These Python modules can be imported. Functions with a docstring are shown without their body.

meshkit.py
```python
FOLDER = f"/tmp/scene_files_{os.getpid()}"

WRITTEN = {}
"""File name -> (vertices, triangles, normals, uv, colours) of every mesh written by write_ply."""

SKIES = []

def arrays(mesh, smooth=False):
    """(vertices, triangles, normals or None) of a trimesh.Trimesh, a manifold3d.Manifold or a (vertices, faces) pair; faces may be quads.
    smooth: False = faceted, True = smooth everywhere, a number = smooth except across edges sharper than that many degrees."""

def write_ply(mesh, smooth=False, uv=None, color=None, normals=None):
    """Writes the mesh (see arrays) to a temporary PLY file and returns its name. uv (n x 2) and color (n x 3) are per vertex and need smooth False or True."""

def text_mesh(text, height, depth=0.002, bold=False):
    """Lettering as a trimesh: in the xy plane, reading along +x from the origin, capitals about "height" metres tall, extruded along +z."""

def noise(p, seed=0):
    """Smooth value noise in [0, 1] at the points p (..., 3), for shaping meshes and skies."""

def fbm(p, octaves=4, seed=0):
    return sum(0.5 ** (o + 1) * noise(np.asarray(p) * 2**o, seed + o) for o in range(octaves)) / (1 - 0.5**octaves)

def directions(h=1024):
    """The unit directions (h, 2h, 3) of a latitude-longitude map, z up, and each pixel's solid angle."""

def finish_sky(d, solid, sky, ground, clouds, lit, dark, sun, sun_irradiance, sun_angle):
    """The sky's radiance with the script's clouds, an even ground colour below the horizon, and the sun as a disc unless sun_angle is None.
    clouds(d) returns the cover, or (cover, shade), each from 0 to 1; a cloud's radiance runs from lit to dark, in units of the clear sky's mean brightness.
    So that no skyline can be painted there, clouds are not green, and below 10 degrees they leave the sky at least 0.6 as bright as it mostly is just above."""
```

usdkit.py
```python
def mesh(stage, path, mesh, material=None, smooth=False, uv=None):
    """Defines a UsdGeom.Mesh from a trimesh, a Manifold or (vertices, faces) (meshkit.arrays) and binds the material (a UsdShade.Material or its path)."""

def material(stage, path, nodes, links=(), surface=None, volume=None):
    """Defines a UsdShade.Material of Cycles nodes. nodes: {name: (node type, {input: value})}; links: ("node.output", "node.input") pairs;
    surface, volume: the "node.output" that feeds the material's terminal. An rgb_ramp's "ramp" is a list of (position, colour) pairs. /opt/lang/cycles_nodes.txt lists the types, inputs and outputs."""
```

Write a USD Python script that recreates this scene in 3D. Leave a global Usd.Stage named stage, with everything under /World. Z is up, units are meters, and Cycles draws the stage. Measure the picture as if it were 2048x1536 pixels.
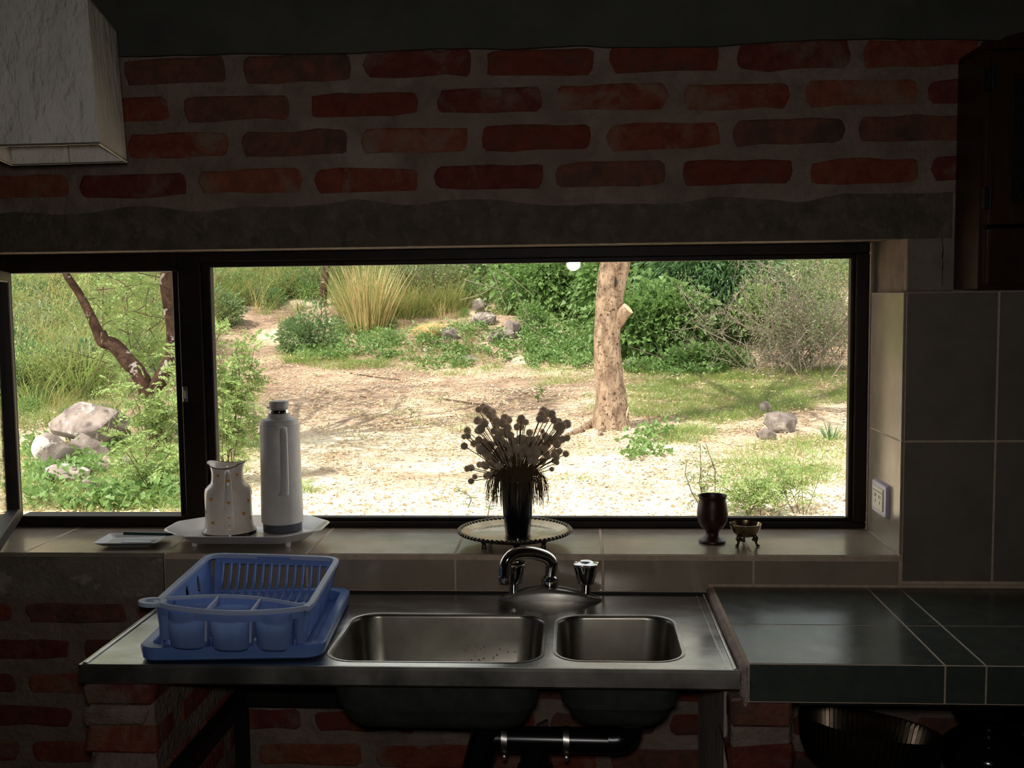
import math, random
import numpy as np
import trimesh, manifold3d
import usdkit, meshkit
from pxr import Usd, UsdGeom, UsdLux, UsdShade, Gf, Sdf, Vt
from shapely.geometry import Polygon, Point, box as sbox
from shapely.ops import unary_union
from shapely import affinity

stage = Usd.Stage.CreateInMemory()
UsdGeom.SetStageUpAxis(stage, 'Z')
UsdGeom.Xform.Define(stage, '/World')
V = np.array
PI = math.pi

# ------------------------------------------------------------------ camera
FPX, YAW, PITCH, ROLL = 2100.0, 0.0617, 0.0817, -0.0119
EYE = V([0, -2.4, 1.5847])
FWD = V([-math.sin(YAW) * math.cos(PITCH), math.cos(YAW) * math.cos(PITCH), -math.sin(PITCH)])
_r = V([math.cos(YAW), math.sin(YAW), 0.0])
_u = np.cross(_r, FWD)
RIGHT = math.cos(ROLL) * _r + math.sin(ROLL) * _u
UP = -math.sin(ROLL) * _r + math.cos(ROLL) * _u
cam = UsdGeom.Camera.Define(stage, '/World/camera')
cam.AddTransformOp().Set(Gf.Matrix4d(*RIGHT, 0, *UP, 0, *(-FWD), 0, *EYE, 1))
cam.CreateHorizontalApertureAttr(36.0)
cam.CreateFocalLengthAttr(36.0 * FPX / 2048)
cam.CreateClippingRangeAttr(Gf.Vec2f(0.02, 500))
cam.CreateExposureAttr(0.0)

# ------------------------------------------------------------------ sky, sun, the photographer's flash
SUN_DIR = V([-0.42, -0.40, 0.82]); SUN_DIR = SUN_DIR / np.linalg.norm(SUN_DIR)
SUN = 2.1
SKY = 0.22
FLASH = 1.1
sky_m = usdkit.material(stage, '/World/Looks/sky_look', {
    's': ('sky_texture', {'sky_type': 'multiple_scattering', 'sun_disc': False, 'sun_elevation': math.asin(SUN_DIR[2]),
                          'sun_rotation': math.atan2(SUN_DIR[0], SUN_DIR[1])}),
    'h': ('hsv', {'saturation': .12}), 'b': ('background_shader', {'strength': SKY})}, [('s.color', 'h.color'), ('h.color', 'b.color')], surface='b.background')
dome = UsdLux.DomeLight.Define(stage, '/World/sky')
UsdShade.MaterialBindingAPI.Apply(dome.GetPrim()).Bind(sky_m)
sun = UsdLux.DistantLight.Define(stage, '/World/sun')
_q = Gf.Rotation(Gf.Vec3d(0, 0, 1), Gf.Vec3d(*SUN_DIR)).GetQuat()
sun.AddOrientOp(UsdGeom.XformOp.PrecisionDouble).Set(_q)
sun.CreateNormalizeAttr(True); sun.CreateIntensityAttr(SUN); sun.CreateAngleAttr(0.6); sun.CreateColorAttr(Gf.Vec3f(1.0, 0.95, 0.86))
# the flash tube of the photographer's camera: its mirror image is the bright star in the window pane
fl = UsdLux.SphereLight.Define(stage, '/World/camera_flash')
fl.AddTranslateOp().Set(Gf.Vec3d(-0.012, -2.385, 1.635)); fl.AddRotateZOp().Set(4); fl.AddRotateXOp().Set(90 - 5.5)
fl.CreateRadiusAttr(0.035); fl.CreateIntensityAttr(420 * FLASH); fl.CreateColorAttr(Gf.Vec3f(1.0, 0.95, 0.93))
_sh = UsdLux.ShapingAPI.Apply(fl.GetPrim()); _sh.CreateShapingConeAngleAttr(52.0); _sh.CreateShapingConeSoftnessAttr(1.0)

# ------------------------------------------------------------------ helpers: prims
taken = {}
def numbered(path):
    n = taken.get(path, 0); taken[path] = n + 1
    return path if n == 0 else f'{path}_{n:03d}'

def tag(p, label=None, cat=None, group=None, kind=None):
    p = p.GetPrim() if hasattr(p, 'GetPrim') else p
    for k, v in (('label', label), ('category', cat), ('group', group), ('kind', kind)):
        if v: p.SetCustomDataByKey(k, v)
    return p

def thing(name, label, cat, loc=(0, 0, 0), rz=0.0, group=None, kind=None):
    x = UsdGeom.Xform.Define(stage, numbered('/World/' + name))
    x.AddTranslateOp().Set(Gf.Vec3d(*[float(a) for a in loc])); x.AddRotateZOp().Set(float(rz))
    tag(x, label, cat, group, kind)
    return x.GetPrim()

def part(parent, name, mesh, m, smooth=False, label=None, kind=None):
    base = str(parent.GetPath()) if parent is not None else '/World'
    p = usdkit.mesh(stage, numbered(base + '/' + name), mesh, m, smooth=smooth).GetPrim()
    tag(p, label, kind=kind)
    return p

def solo(name, label, catg, mesh, m, smooth=False, group=None):
    """A thing that is one mesh."""
    return tag(part(None, name, mesh, m, smooth), label, catg, group)

# ------------------------------------------------------------------ helpers: meshes
def cat(ms): return trimesh.util.concatenate([m for m in ms if m is not None])
def bx(x0, x1, y0, y1, z0, z1, c=0.0, jit=0.0, rng=None):
    """A box, its edges chamfered by c, its corners moved by up to jit."""
    if c <= 0 and jit <= 0:
        return trimesh.creation.box(bounds=[[x0, y0, z0], [x1, y1, z1]])
    p = []
    for sx in (0, 1):
        for sy in (0, 1):
            for sz in (0, 1):
                q = V([x1 if sx else x0, y1 if sy else y0, z1 if sz else z0], float)
                s = V([-1 if sx else 1, -1 if sy else 1, -1 if sz else 1], float)
                if jit: q = q + rng.uniform(-jit, jit, 3)
                for a in range(3):
                    o = s * c; o[a] = 0; p.append(q + o)
    return trimesh.convex.convex_hull(V(p))
def rings(rs, close=True, cap0=False, cap1=False, wrap=False):
    """A skin over rings (n x k x 3) of points."""
    rs = np.asarray(rs, float); n, k = rs.shape[:2]
    v = rs.reshape(-1, 3); f = []
    i, j = np.meshgrid(np.arange(n if wrap else n - 1), np.arange(k if close else k - 1), indexing='ij')
    a = i * k + j; b = i * k + (j + 1) % k; i2 = (i + 1) % n; c = i2 * k + (j + 1) % k; d = i2 * k + j
    f = np.vstack([np.stack([a, b, c], -1).reshape(-1, 3), np.stack([a, c, d], -1).reshape(-1, 3)])
    vs, fs = [v], [f]
    for on, row in ((cap0, 0), (cap1, n - 1)):
        if on:
            base = sum(len(x) for x in vs); vs.append(rs[row].mean(0)[None])
            idx = np.arange(k) + row * k; t = np.stack([idx, np.roll(idx, -1), np.full(k, base)], 1)
            fs.append(t[:, ::-1] if row == 0 else t)
    m = trimesh.Trimesh(np.vstack(vs), np.vstack(fs), process=False)
    return m
def fixn(m):
    m.merge_vertices(); trimesh.repair.fix_normals(m); return m
def lathe(prof, n=40, close=True):
    """A surface of revolution about z: prof is a list of (r, z), from outside bottom round to inside."""
    prof = V(prof, float); t = np.linspace(0, 2 * PI, n, endpoint=False)
    rs = np.stack([np.stack([r * np.cos(t), r * np.sin(t), np.full(n, z)], 1) for r, z in np.maximum(prof, [[1e-5, -9]])])
    return rings(rs)
def tube(pts, rad, n=10, cap=True, flat=1.0):
    """A tube along pts; rad is one radius or one per point."""
    p = np.asarray(pts, float); rad = np.broadcast_to(np.asarray(rad, float), (len(p),))
    t = np.gradient(p, axis=0); t /= np.linalg.norm(t, axis=1, keepdims=True) + 1e-12
    u = np.cross(t[0], [0, 0, 1.0] if abs(t[0][2]) < .9 else [1.0, 0, 0]); u /= np.linalg.norm(u)
    a = np.linspace(0, 2 * PI, n, endpoint=False); out = []
    for i in range(len(p)):
        u = u - t[i] * (u @ t[i]); u /= np.linalg.norm(u) + 1e-12; w = np.cross(t[i], u)
        out.append(p[i] + rad[i] * (np.cos(a)[:, None] * u + flat * np.sin(a)[:, None] * w))
    return rings(out, cap0=cap, cap1=cap)
def spline(pts, n=24):
    """Catmull-Rom through the points."""
    p = np.asarray(pts, float); q = np.vstack([2 * p[0] - p[1], p, 2 * p[-1] - p[-2]]); out = []
    for s in np.linspace(0, len(p) - 1, n):
        i = min(int(s), len(p) - 2); t = s - i; a, b, c, d = q[i:i + 4]
        out.append(.5 * (2 * b + (c - a) * t + (2 * a - 5 * b + 4 * c - d) * t * t + (3 * b - a - 3 * c + d) * t ** 3))
    return V(out)
def extr(poly, h, z0=0.0):
    ms = [trimesh.creation.extrude_polygon(g, h, engine='earcut') for g in getattr(poly, 'geoms', [poly])]
    m = cat(ms); m.apply_translation([0, 0, z0]); return m
def extr_y(poly, y0, y1):
    """A polygon in x, z extruded from y0 to y1."""
    m = extr(poly, y1 - y0); v = m.vertices.copy(); m.vertices = np.stack([v[:, 0], v[:, 2] + y0, v[:, 1]], 1); m.invert(); return m
def rrect(w, d, r, n=6, cx=0.0, cy=0.0):
    """Points of a rounded rectangle, anticlockwise."""
    o = []
    for k, (sx, sy) in enumerate([(1, 1), (-1, 1), (-1, -1), (1, -1)]):
        for a in np.linspace(k * PI / 2, (k + 1) * PI / 2, n):
            o.append((cx + sx * (w / 2 - r) + r * math.cos(a), cy + sy * (d / 2 - r) + r * math.sin(a)))
    return V(o)
def at_z(p2, z): return np.column_stack([p2, np.full(len(p2), z)])
def moved(m, t=(0, 0, 0), rx=0, ry=0, rz=0, s=1.0):
    m = m.copy()
    if np.ndim(s) or s != 1.0: m.apply_transform(np.diag([*np.broadcast_to(s, 3), 1.0]))
    for a, ax in ((rx, [1, 0, 0]), (ry, [0, 1, 0]), (rz, [0, 0, 1])):
        if a: m.apply_transform(trimesh.transformations.rotation_matrix(a, ax))
    m.apply_translation(t); return m

# ------------------------------------------------------------------ helpers: materials
def lin(h):
    c = V([int(h[i:i + 2], 16) for i in (1, 3, 5)]) / 255.0
    return tuple(np.where(c <= .04045, c / 12.92, ((c + .055) / 1.055) ** 2.4))
def mat(name, c1, c2=None, scale=10, rough=.5, metal=0.0, bump=0.0, bscale=60, bdist=.01, spec=.5, ramp=(.35, .65), stretch=(1, 1, 1),
        c3=None, scale3=3, ramp3=(.5, .6), detail=4, rvar=0.0, island=None, translucent=0.0, coat=0.0, sheen=0.0, dist=.3, aniso=0.0, subs=0.0, extra=None):
    """A principled material: c1 to c2 by fine noise, c3 laid over it by coarser noise, roughness and bump by noise."""
    c1 = lin(c1) if isinstance(c1, str) else c1
    N = {'p': ('principled_bsdf', {'base_color': c1, 'roughness': rough, 'metallic': metal, 'specular_ior_level': spec, 'coat_weight': coat, 'sheen_weight': sheen,
                                   'anisotropic': aniso, 'subsurface_weight': subs, 'subsurface_scale': .01, **(extra or {})}),
         'g': ('geometry', {}), 'm': ('mapping', {'scale': stretch})}
    L = [('g.position', 'm.vector')]; col = None
    if c2 is not None:
        c2 = lin(c2) if isinstance(c2, str) else c2
        if island:
            N['r'] = ('rgb_ramp', {'ramp': [(0, c1), (1, c2)] if island is True else island}); L += [('g.random_per_island', 'r.fac')]
        else:
            N['n'] = ('noise_texture', {'scale': scale, 'detail': detail, 'roughness': .6, 'distortion': dist})
            N['r'] = ('rgb_ramp', {'ramp': [(ramp[0], c1), (ramp[1], c2)]}); L += [('m.vector', 'n.vector'), ('n.fac', 'r.fac')]
        col = 'r.color'
    if c3 is not None:
        c3 = lin(c3) if isinstance(c3, str) else c3
        N['n3'] = ('noise_texture', {'scale': scale3, 'detail': 5, 'roughness': .65, 'distortion': .4})
        N['r3'] = ('rgb_ramp', {'ramp': [(ramp3[0], (0, 0, 0)), (ramp3[1], (1, 1, 1))]})
        N['mx'] = ('mix_color', {'a': c1, 'b': c3})
        L += [('g.position', 'n3.vector'), ('n3.fac', 'r3.fac'), ('r3.color', 'mx.fac')]
        if col: L.append((col, 'mx.a'))
        col = 'mx.result'
    if col: L.append((col, 'p.base_color'))
    if rvar:
        N['rn'] = ('noise_texture', {'scale': scale * .7, 'detail': 5}); N['rm'] = ('map_range', {'from_min': .3, 'from_max': .7, 'to_min': max(rough - rvar, .02), 'to_max': rough + rvar, 'clamp': True})
        L += [('m.vector', 'rn.vector'), ('rn.fac', 'rm.value'), ('rm.result', 'p.roughness')]
    if bump:
        N['bn'] = ('noise_texture', {'scale': bscale, 'detail': 5, 'roughness': .6}); N['b'] = ('bump', {'strength': bump, 'distance': bdist})
        L += [('m.vector', 'bn.vector'), ('bn.fac', 'b.height'), ('b.normal', 'p.normal')]
    out = 'p.BSDF'
    if translucent:
        N['t'] = ('translucent_bsdf', {'color': c1}); N['x'] = ('mix_closure', {'fac': translucent}); L += [('p.BSDF', 'x.closure1'), ('t.BSDF', 'x.closure2')]
        if col: L.append((col, 't.color'))
        out = 'x.closure'
    return usdkit.material(stage, '/World/Looks/' + name, N, L, surface=out)

M = {}
# walls
M['mortar'] = mat('mortar', '#8b7a6c', '#76675b', 14, .9, bump=.9, bscale=60, spec=.2, c3='#99887b', scale3=5, ramp3=(.52, .68))
M['concrete'] = mat('concrete', '#6c6153', '#574e43', 22, .9, bump=.9, bscale=90, spec=.2, c3='#74685a', scale3=30, ramp3=(.52, .66))
M['beam'] = mat('beam', '#50514a', '#464740', 6, .85, bump=.25, bscale=40, spec=.2, c3='#5a584c', scale3=3, ramp3=(.5, .7))
M['plaster'] = mat('plaster', '#8d8072', '#7b6f62', 12, .9, bump=.6, bscale=60, spec=.2)
M['room'] = mat('room', '#6e665c', '#625a52', 3, .9, spec=.2)
M['shelf'] = mat('shelf', '#6d6258', '#5a5048', 12, .8)
M['floor'] = mat('floor', '#5b4438', '#4c382e', 8, .6, spec=.3)
for k, (a, b, c) in enumerate([('#8a4a38', '#74392c', '#86705f'), ('#7b3e30', '#683326', '#54463c'), ('#925740', '#7a4634', '#86705f'), ('#743c32', '#613028', '#7a6758'), ('#805041', '#62463a', '#504339')]):
    M['brick%d' % k] = mat('brick%d' % k, a, b, 30, .9, bump=.7, bscale=90, spec=.15, c3=c, scale3=9, ramp3=(.50, .68))
M['tile'] = mat('tile', '#9a8d7b', '#8e8170', 16, .2, spec=.5, c3='#9f917e', scale3=6, ramp3=(.4, .7), rvar=.05)
M['tile_wall'] = mat('tile_wall', '#776e64', '#6c645b', 18, .36, spec=.45, c3='#7c7266', scale3=7, ramp3=(.4, .7))
M['tile_dark'] = mat('tile_dark', '#474e46', '#3f463f', 30, .26, spec=.5, rvar=.04)
M['grout'] = mat('grout', '#d6c0a8', '#c4ad95', 60, .9, bump=.4, bscale=200, spec=.2)
M['grout_pink'] = mat('grout_pink', '#c4b0a5', '#a8958c', 40, .9, bump=.8, bscale=150, spec=.2)
M['smear'] = mat('smear', '#a89e92', '#c0b6aa', 9, .9, bump=.3, bscale=40, spec=.2, stretch=(1, 1, .5))
# metal
M['frame'] = mat('frame', '#241912', '#1a120d', 20, .5, spec=.2)
M['raw_concrete'] = mat('raw_concrete', '#8a7f71', '#6d6459', 9, .9, bump=1.0, bscale=50, spec=.2, c3='#a89c8d', scale3=14, ramp3=(.55, .66))
M['steel'] = mat('steel', '#b5b1a8', '#a29e96', 18, .24, metal=1.0, rvar=.07, stretch=(.4, 1, 1), bump=.03, bscale=300)
M['steel_apron'] = mat('steel_apron', '#b5b1a8', '#a29e96', 18, .42, metal=1.0, rvar=.08)
M['steel_bowl'] = mat('steel_bowl', '#a39d92', '#938d83', 14, .33, metal=1.0, rvar=.05)
M['under'] = mat('under', '#3a3f38', '#2f332e', 30, .6, spec=.3)
M['chrome'] = mat('chrome', '#d8d8d6', None, rough=.06, metal=1.0)
M['clamp'] = mat('clamp', '#c9c5ba', None, rough=.34, metal=1.0)
M['black_steel'] = mat('black_steel', '#151210', '#1c1815', 20, .55, spec=.3)
M['pvc'] = mat('pvc', '#0e0e0f', None, rough=.25, spec=.5)
M['silver'] = mat('silver', '#a8987c', '#8c7a5c', 25, .22, metal=1.0, rvar=.06)
M['silver_dark'] = mat('silver_dark', '#6d6250', '#4a4236', 90, .3, metal=1.0)
# things
M['paper'] = mat('paper', '#e3ded6', '#d6d1c9', 20, .8, spec=.2, bump=1.0, bscale=11, bdist=.05, stretch=(1, 1, .45), translucent=.15)
M['wire'] = mat('wire', '#8f8a7c', None, rough=.4, metal=.6)
M['cord'] = mat('cord', '#1a1a1a', None, rough=.6)
M['bulb'] = mat('bulb', '#d9d6cf', None, rough=.2)
M['blue'] = mat('blue', '#93b0e4', '#8aa8de', 20, .3, spec=.45, translucent=.4)
M['blue_deep'] = mat('blue_deep', '#6d8fd0', '#6789c9', 20, .28, spec=.5, translucent=.15)
M['blue_pale'] = mat('blue_pale', '#c0cde6', None, rough=.35, spec=.4, translucent=.25)
M['ceramic'] = mat('ceramic', '#eae5de', None, rough=.1, spec=.5)
M['enamel'] = mat('enamel', '#e6dccf', '#ded3c5', 60, .18, spec=.5, c3='#8f5a35', scale3=120, ramp3=(.74, .76))
M['heart'] = mat('heart', '#e0981e', '#cc841a', 80, .3)
M['enamel_black'] = mat('enamel_black', '#15120f', None, rough=.15)
M['thermos'] = mat('thermos', '#c6c2bd', '#bdb9b4', 40, .42, spec=.4)
M['thermos_band'] = mat('thermos_band', '#46474f', None, rough=.35)
M['thermos_cap'] = mat('thermos_cap', '#b5afa8', None, rough=.45)
M['vase'] = mat('vase', '#10111c', '#0c0d15', 10, .15, spec=.5)
M['dry_head'] = mat('dry_head', '#dac8b0', '#a8957f', island=True, rough=.9, spec=.1, translucent=.35)
M['dry_stem'] = mat('dry_stem', '#5b4c36', '#3f3526', island=True, rough=.9, spec=.1)
M['dark_wood'] = mat('dark_wood', '#3b1d12', '#2a130c', 30, .4, stretch=(1, 1, .3), spec=.4)
M['cab_wood'] = mat('cab_wood', '#38200f', '#29150a', 24, .38, stretch=(1.5, 1, .2), spec=.4)
M['cab_dark'] = mat('cab_dark', '#1b1109', '#140c06', 60, .5, spec=.3, bump=.8, bscale=120)
M['black_glaze'] = mat('black_glaze', '#0b0a0a', None, rough=.12, spec=.5)
M['fluted'] = mat('fluted', '#564b3e', '#453b30', 20, .32, metal=.9)
M['plate'] = mat('plate', '#a09d95', None, rough=.3)
M['dark_hole'] = mat('dark_hole', '#0d0b0a', None, rough=.8)
M['paper_card'] = mat('paper_card', '#b9c9cf', '#c9cfc9', 60, .6)
M['green_stick'] = mat('green_stick', '#1d3a35', None, rough=.4)
M['water'] = mat('water', '#e8e8e8', None, rough=.02, extra={'transmission_weight': 1.0, 'ior': 1.33})
# window glass: sunlight passes, the rest mirrors a little
usdkit.material(stage, '/World/Looks/glass', {
    't': ('transparent_bsdf', {'color': (.97, .98, .97)}), 'g': ('glossy_bsdf', {'color': (1, 1, 1), 'roughness': 0.0}),
    'w': ('layer_weight', {'blend': .5}), 'p': ('math', {'math_type': 'power', 'value2': 5.0}), 's': ('math', {'math_type': 'multiply_add', 'value2': .9, 'value3': .035}),
    'x': ('mix_closure', {})}, [('w.facing', 'p.value1'), ('p.value', 's.value1'), ('s.value', 'x.fac'), ('t.BSDF', 'x.closure1'), ('g.BSDF', 'x.closure2')], surface='x.closure')
M['glass'] = '/World/Looks/glass'

# ================================================================== THE ROOM
rng = np.random.default_rng(7)
X0, X1, YB = -2.35, 1.75, -4.6          # room: left wall, right wall, wall behind the camera
CEIL = 2.62
OX0, OX1, OZ0, OZ1 = -2.1, 0.731, 0.975, 1.712     # window opening
YW = 0.2687                              # front of the window frames
WT = 0.37                                # wall thickness

part(None, 'floor', bx(X0 - .2, X1 + .2, YB - .2, WT, -.12, 0), M['floor'])
part(None, 'ceiling', bx(X0 - .2, X1 + .2, YB - .2, .75, CEIL, CEIL + .18), M['room'])
part(None, 'wall_left', bx(X0 - .2, X0, YB, 0, 0, CEIL), M['room'])
part(None, 'wall_right', bx(X1, X1 + .2, YB, 0, 0, CEIL), M['room'])
part(None, 'wall_rear', bx(X0 - .2, X1 + .2, YB - .2, YB, 0, CEIL), M['room'])
for n, l, c in (('floor', 'dark clay floor of the kitchen', 'floor'), ('ceiling', 'plain grey ceiling of the kitchen', 'ceiling'), ('wall_left', 'plain wall at the left end of the kitchen', 'wall'),
                ('wall_right', 'plain wall at the right end of the kitchen', 'wall'), ('wall_rear', 'plain wall behind the photographer', 'wall')):
    tag(stage.GetPrimAtPath('/World/' + n), l, c, kind='structure')

wall = thing('wall_back', 'red brick kitchen wall with pale mortar around the long window', 'wall', kind='structure')
part(wall, 'masonry', cat([bx(X0 - .2, OX0, 0, WT, 0, CEIL), bx(OX1 + .012, X1 + .2, 0, WT, 0, CEIL), bx(OX0, OX1 + .012, 0, WT, 0, OZ0), bx(OX0, OX1 + .012, 0, WT, OZ1, CEIL)]), M['mortar'], label='pale mortar bed behind the bricks')

def brick(parent, lo, hi, k=None, c=.006, jit=.003, out=None):
    """A worn brick: its outline wanders, its front edges are rounded off."""
    k = int(rng.choice([0, 0, 1, 1, 2, 3, 3, 4])) if k is None else k
    if out is None:
        part(parent, 'brick', bx(lo[0], hi[0], lo[1], hi[1], lo[2], hi[2], c, jit, rng), M['brick%d' % k]); return
    w, h = hi[0] - lo[0], hi[2] - lo[2]; o = []
    for x, z in ((.02, .14), (.05, .02), (.28, 0), (.52, 0), (.76, 0), (.95, .02), (.985, .15), (1, .5), (.985, .86), (.95, .98), (.72, 1), (.5, 1), (.25, 1), (.05, .98), (.015, .85), (0, .5)):
        o.append((lo[0] + w * x + rng.normal(0, .0022), lo[2] + h * z + rng.normal(0, .0022)))
    o = V(o)[::-1]; cc = o.mean(0); i_ = cc + (o - cc) * [1 - .010 / w, 1 - .008 / h]
    f = lambda q, y: np.column_stack([q[:, 0], np.full(len(q), y), q[:, 1]])
    part(parent, 'brick', rings([f(o, .006), f(o, -out + .0015), f(i_, -out - rng.uniform(0, .001))], cap1=True), M['brick%d' % k])

rowA = [(-1.42, -1.173), (-1.145, -.895), (-.865, -.626), (-.594, -.354), (-.318, -.07), (-.045, .201), (.24, .482), (.521, .758), (.786, 1.03), (1.065, 1.31)]
rowB = [(-1.58, -1.335), (-1.305, -1.06), (-1.029, -.794), (-.761, -.514), (-.484, -.242), (-.21, .036), (.073, .322), (.35, .593), (.625, .87), (.9, 1.14)]
rowC = [(-1.45, -1.205), (-1.175, -.931), (-.893, -.646), (-.598, -.351), (-.311, -.072), (-.042, .204), (.239, .473), (.508, .749), (.775, 1.02), (1.05, 1.29)]
rowD = [(-1.6, -1.35), (-1.32, -1.065), (-1.03, -.792), (-.751, -.504), (-.475, -.229), (-.2, .043), (.079, .322), (.36, .605), (.634, .88), (.91, 1.15)]
for row, z0, z1 in ((rowA, 1.830, 1.884), (rowB, 1.916, 1.971), (rowC, 2.000, 2.054), (rowD, 2.082, 2.140)):
    for a, b in row:
        tilt = rng.uniform(-.003, .003)
        brick(wall, (a, 0, z0 + tilt), (b, .05, z1 + tilt), out=rng.uniform(.0018, .0045))
# courses under the sill, left of, behind and right of the sink
for i, (z0, z1) in enumerate([(.821, .868), (.729, .777), (.643, .693), (.562, .611), (.474, .526), (.385, .437)]):
    x = -1.61 + (.137 if i % 2 else 0)
    while x < 1.5:
        brick(wall, (x, 0, z0 + rng.uniform(-.002, .002)), (x + .247, .05, z1 + rng.uniform(-.002, .002)), out=rng.uniform(.0018, .0045))
        x += .281
# concrete lintel over the window: a rough band whose top edge wanders over the mortar
xs = np.linspace(-2.3, .83, 160)
top = 1.800 + .016 * (meshkit.fbm(np.stack([xs * 5, 0 * xs, 0 * xs], 1), 4, 3) - .5) * 2 + .004 * np.sin(xs * 23)
part(wall, 'lintel', extr_y(Polygon(list(zip(xs, top)) + [(.83, 1.705), (-2.3, 1.705)]), -.007, .02), M['concrete'], label='rough grey concrete lintel over the window')
xs = np.linspace(-2.35, 1.75, 240)
low = 2.137 + .010 * (meshkit.fbm(np.stack([xs * 3.3, 0 * xs, 0 * xs + 5], 1), 4, 9) - .5) * 2 - .004 * xs
part(wall, 'ring_beam', extr_y(Polygon(list(zip(xs, low)) + [(1.75, CEIL), (-2.35, CEIL)]), -.014, .02), M['beam'], label='smooth dark grey concrete beam above the bricks')
# raw concrete under the untiled stretch of sill
xs = np.linspace(-2.3, -.982, 70)
low = .889 + .008 * (meshkit.fbm(np.stack([xs * 8, 0 * xs, 0 * xs], 1), 3, 4) - .5) * 2
part(wall, 'concrete_band', extr_y(Polygon([(-2.3, .981), (-.982, .981)] + list(zip(xs[::-1], low[::-1]))), -.008, .02), M['raw_concrete'], label='raw stained concrete edge below the sill')
# plastered strip right of the window, with a crack
part(wall, 'plaster', bx(.735, .90, -.003, .02, 1.590, 1.805, .002), M['plaster'])
zz = np.linspace(1.60, 1.80, 22)
part(wall, 'crack', tube(np.stack([.813 + .003 * np.cumsum(rng.uniform(-.5, .5, 22)), np.full(22, -.0025), zz], 1), .0016 * rng.uniform(.5, 1.2, 22), 4), M['dark_hole'])

# wall tiles right of the window and on the reveal
TG = .0026
part(wall, 'grout_bed', cat([bx(.7345, 1.72, -.0041, .01, .922, 1.5865), bx(.7305, .7335, -.0018, YW, .985, 1.5865)]), M['grout'])
for (a, b) in ((.736, .9345), (.9375, 1.277), (1.280, 1.62)):
    for (z0, z1) in ((.931, 1.2505), (1.2535, 1.586)):
        part(wall, 'tile', bx(a, b, -.0045, .004, z0, z1, .0012), M['tile_wall'])
for (z0, z1) in ((.9935, 1.2505), (1.2535, 1.586)):
    part(wall, 'tile', bx(.7292, .735, -.0030, .246, z0, z1, .001), M['tile'], label='tile of the window reveal')

# ------------------------------------------------------------------ the tiled ledge below the window
sill = thing('trim_1', 'grey tiled window ledge with pale grout lines', 'window ledge', kind='structure')
SZ = .9917
part(sill, 'grout_bed', cat([bx(OX0, OX1 - .003, .001, YW + .05, .974, SZ - .0005), bx(-.979, .7345, -.0078, .004, .897, SZ - .0012)]), M['grout'])
edges = [-2.02, -1.665, -1.322, -.980, -.637, -.286, .057, .401, .7288]
for a, b in zip(edges[:-1], edges[1:]):
    part(sill, 'tile', bx(a + TG, b - TG, -.0045, YW + .02, SZ - .012, SZ, .0012), M['tile'])
for a, b in zip(edges[3:-1], edges[4:]):
    part(sill, 'tile', bx(a + TG, min(b, .7335) - TG * .5, -.0085, .0, .905, SZ - .0135, .0012), M['tile'])

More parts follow.
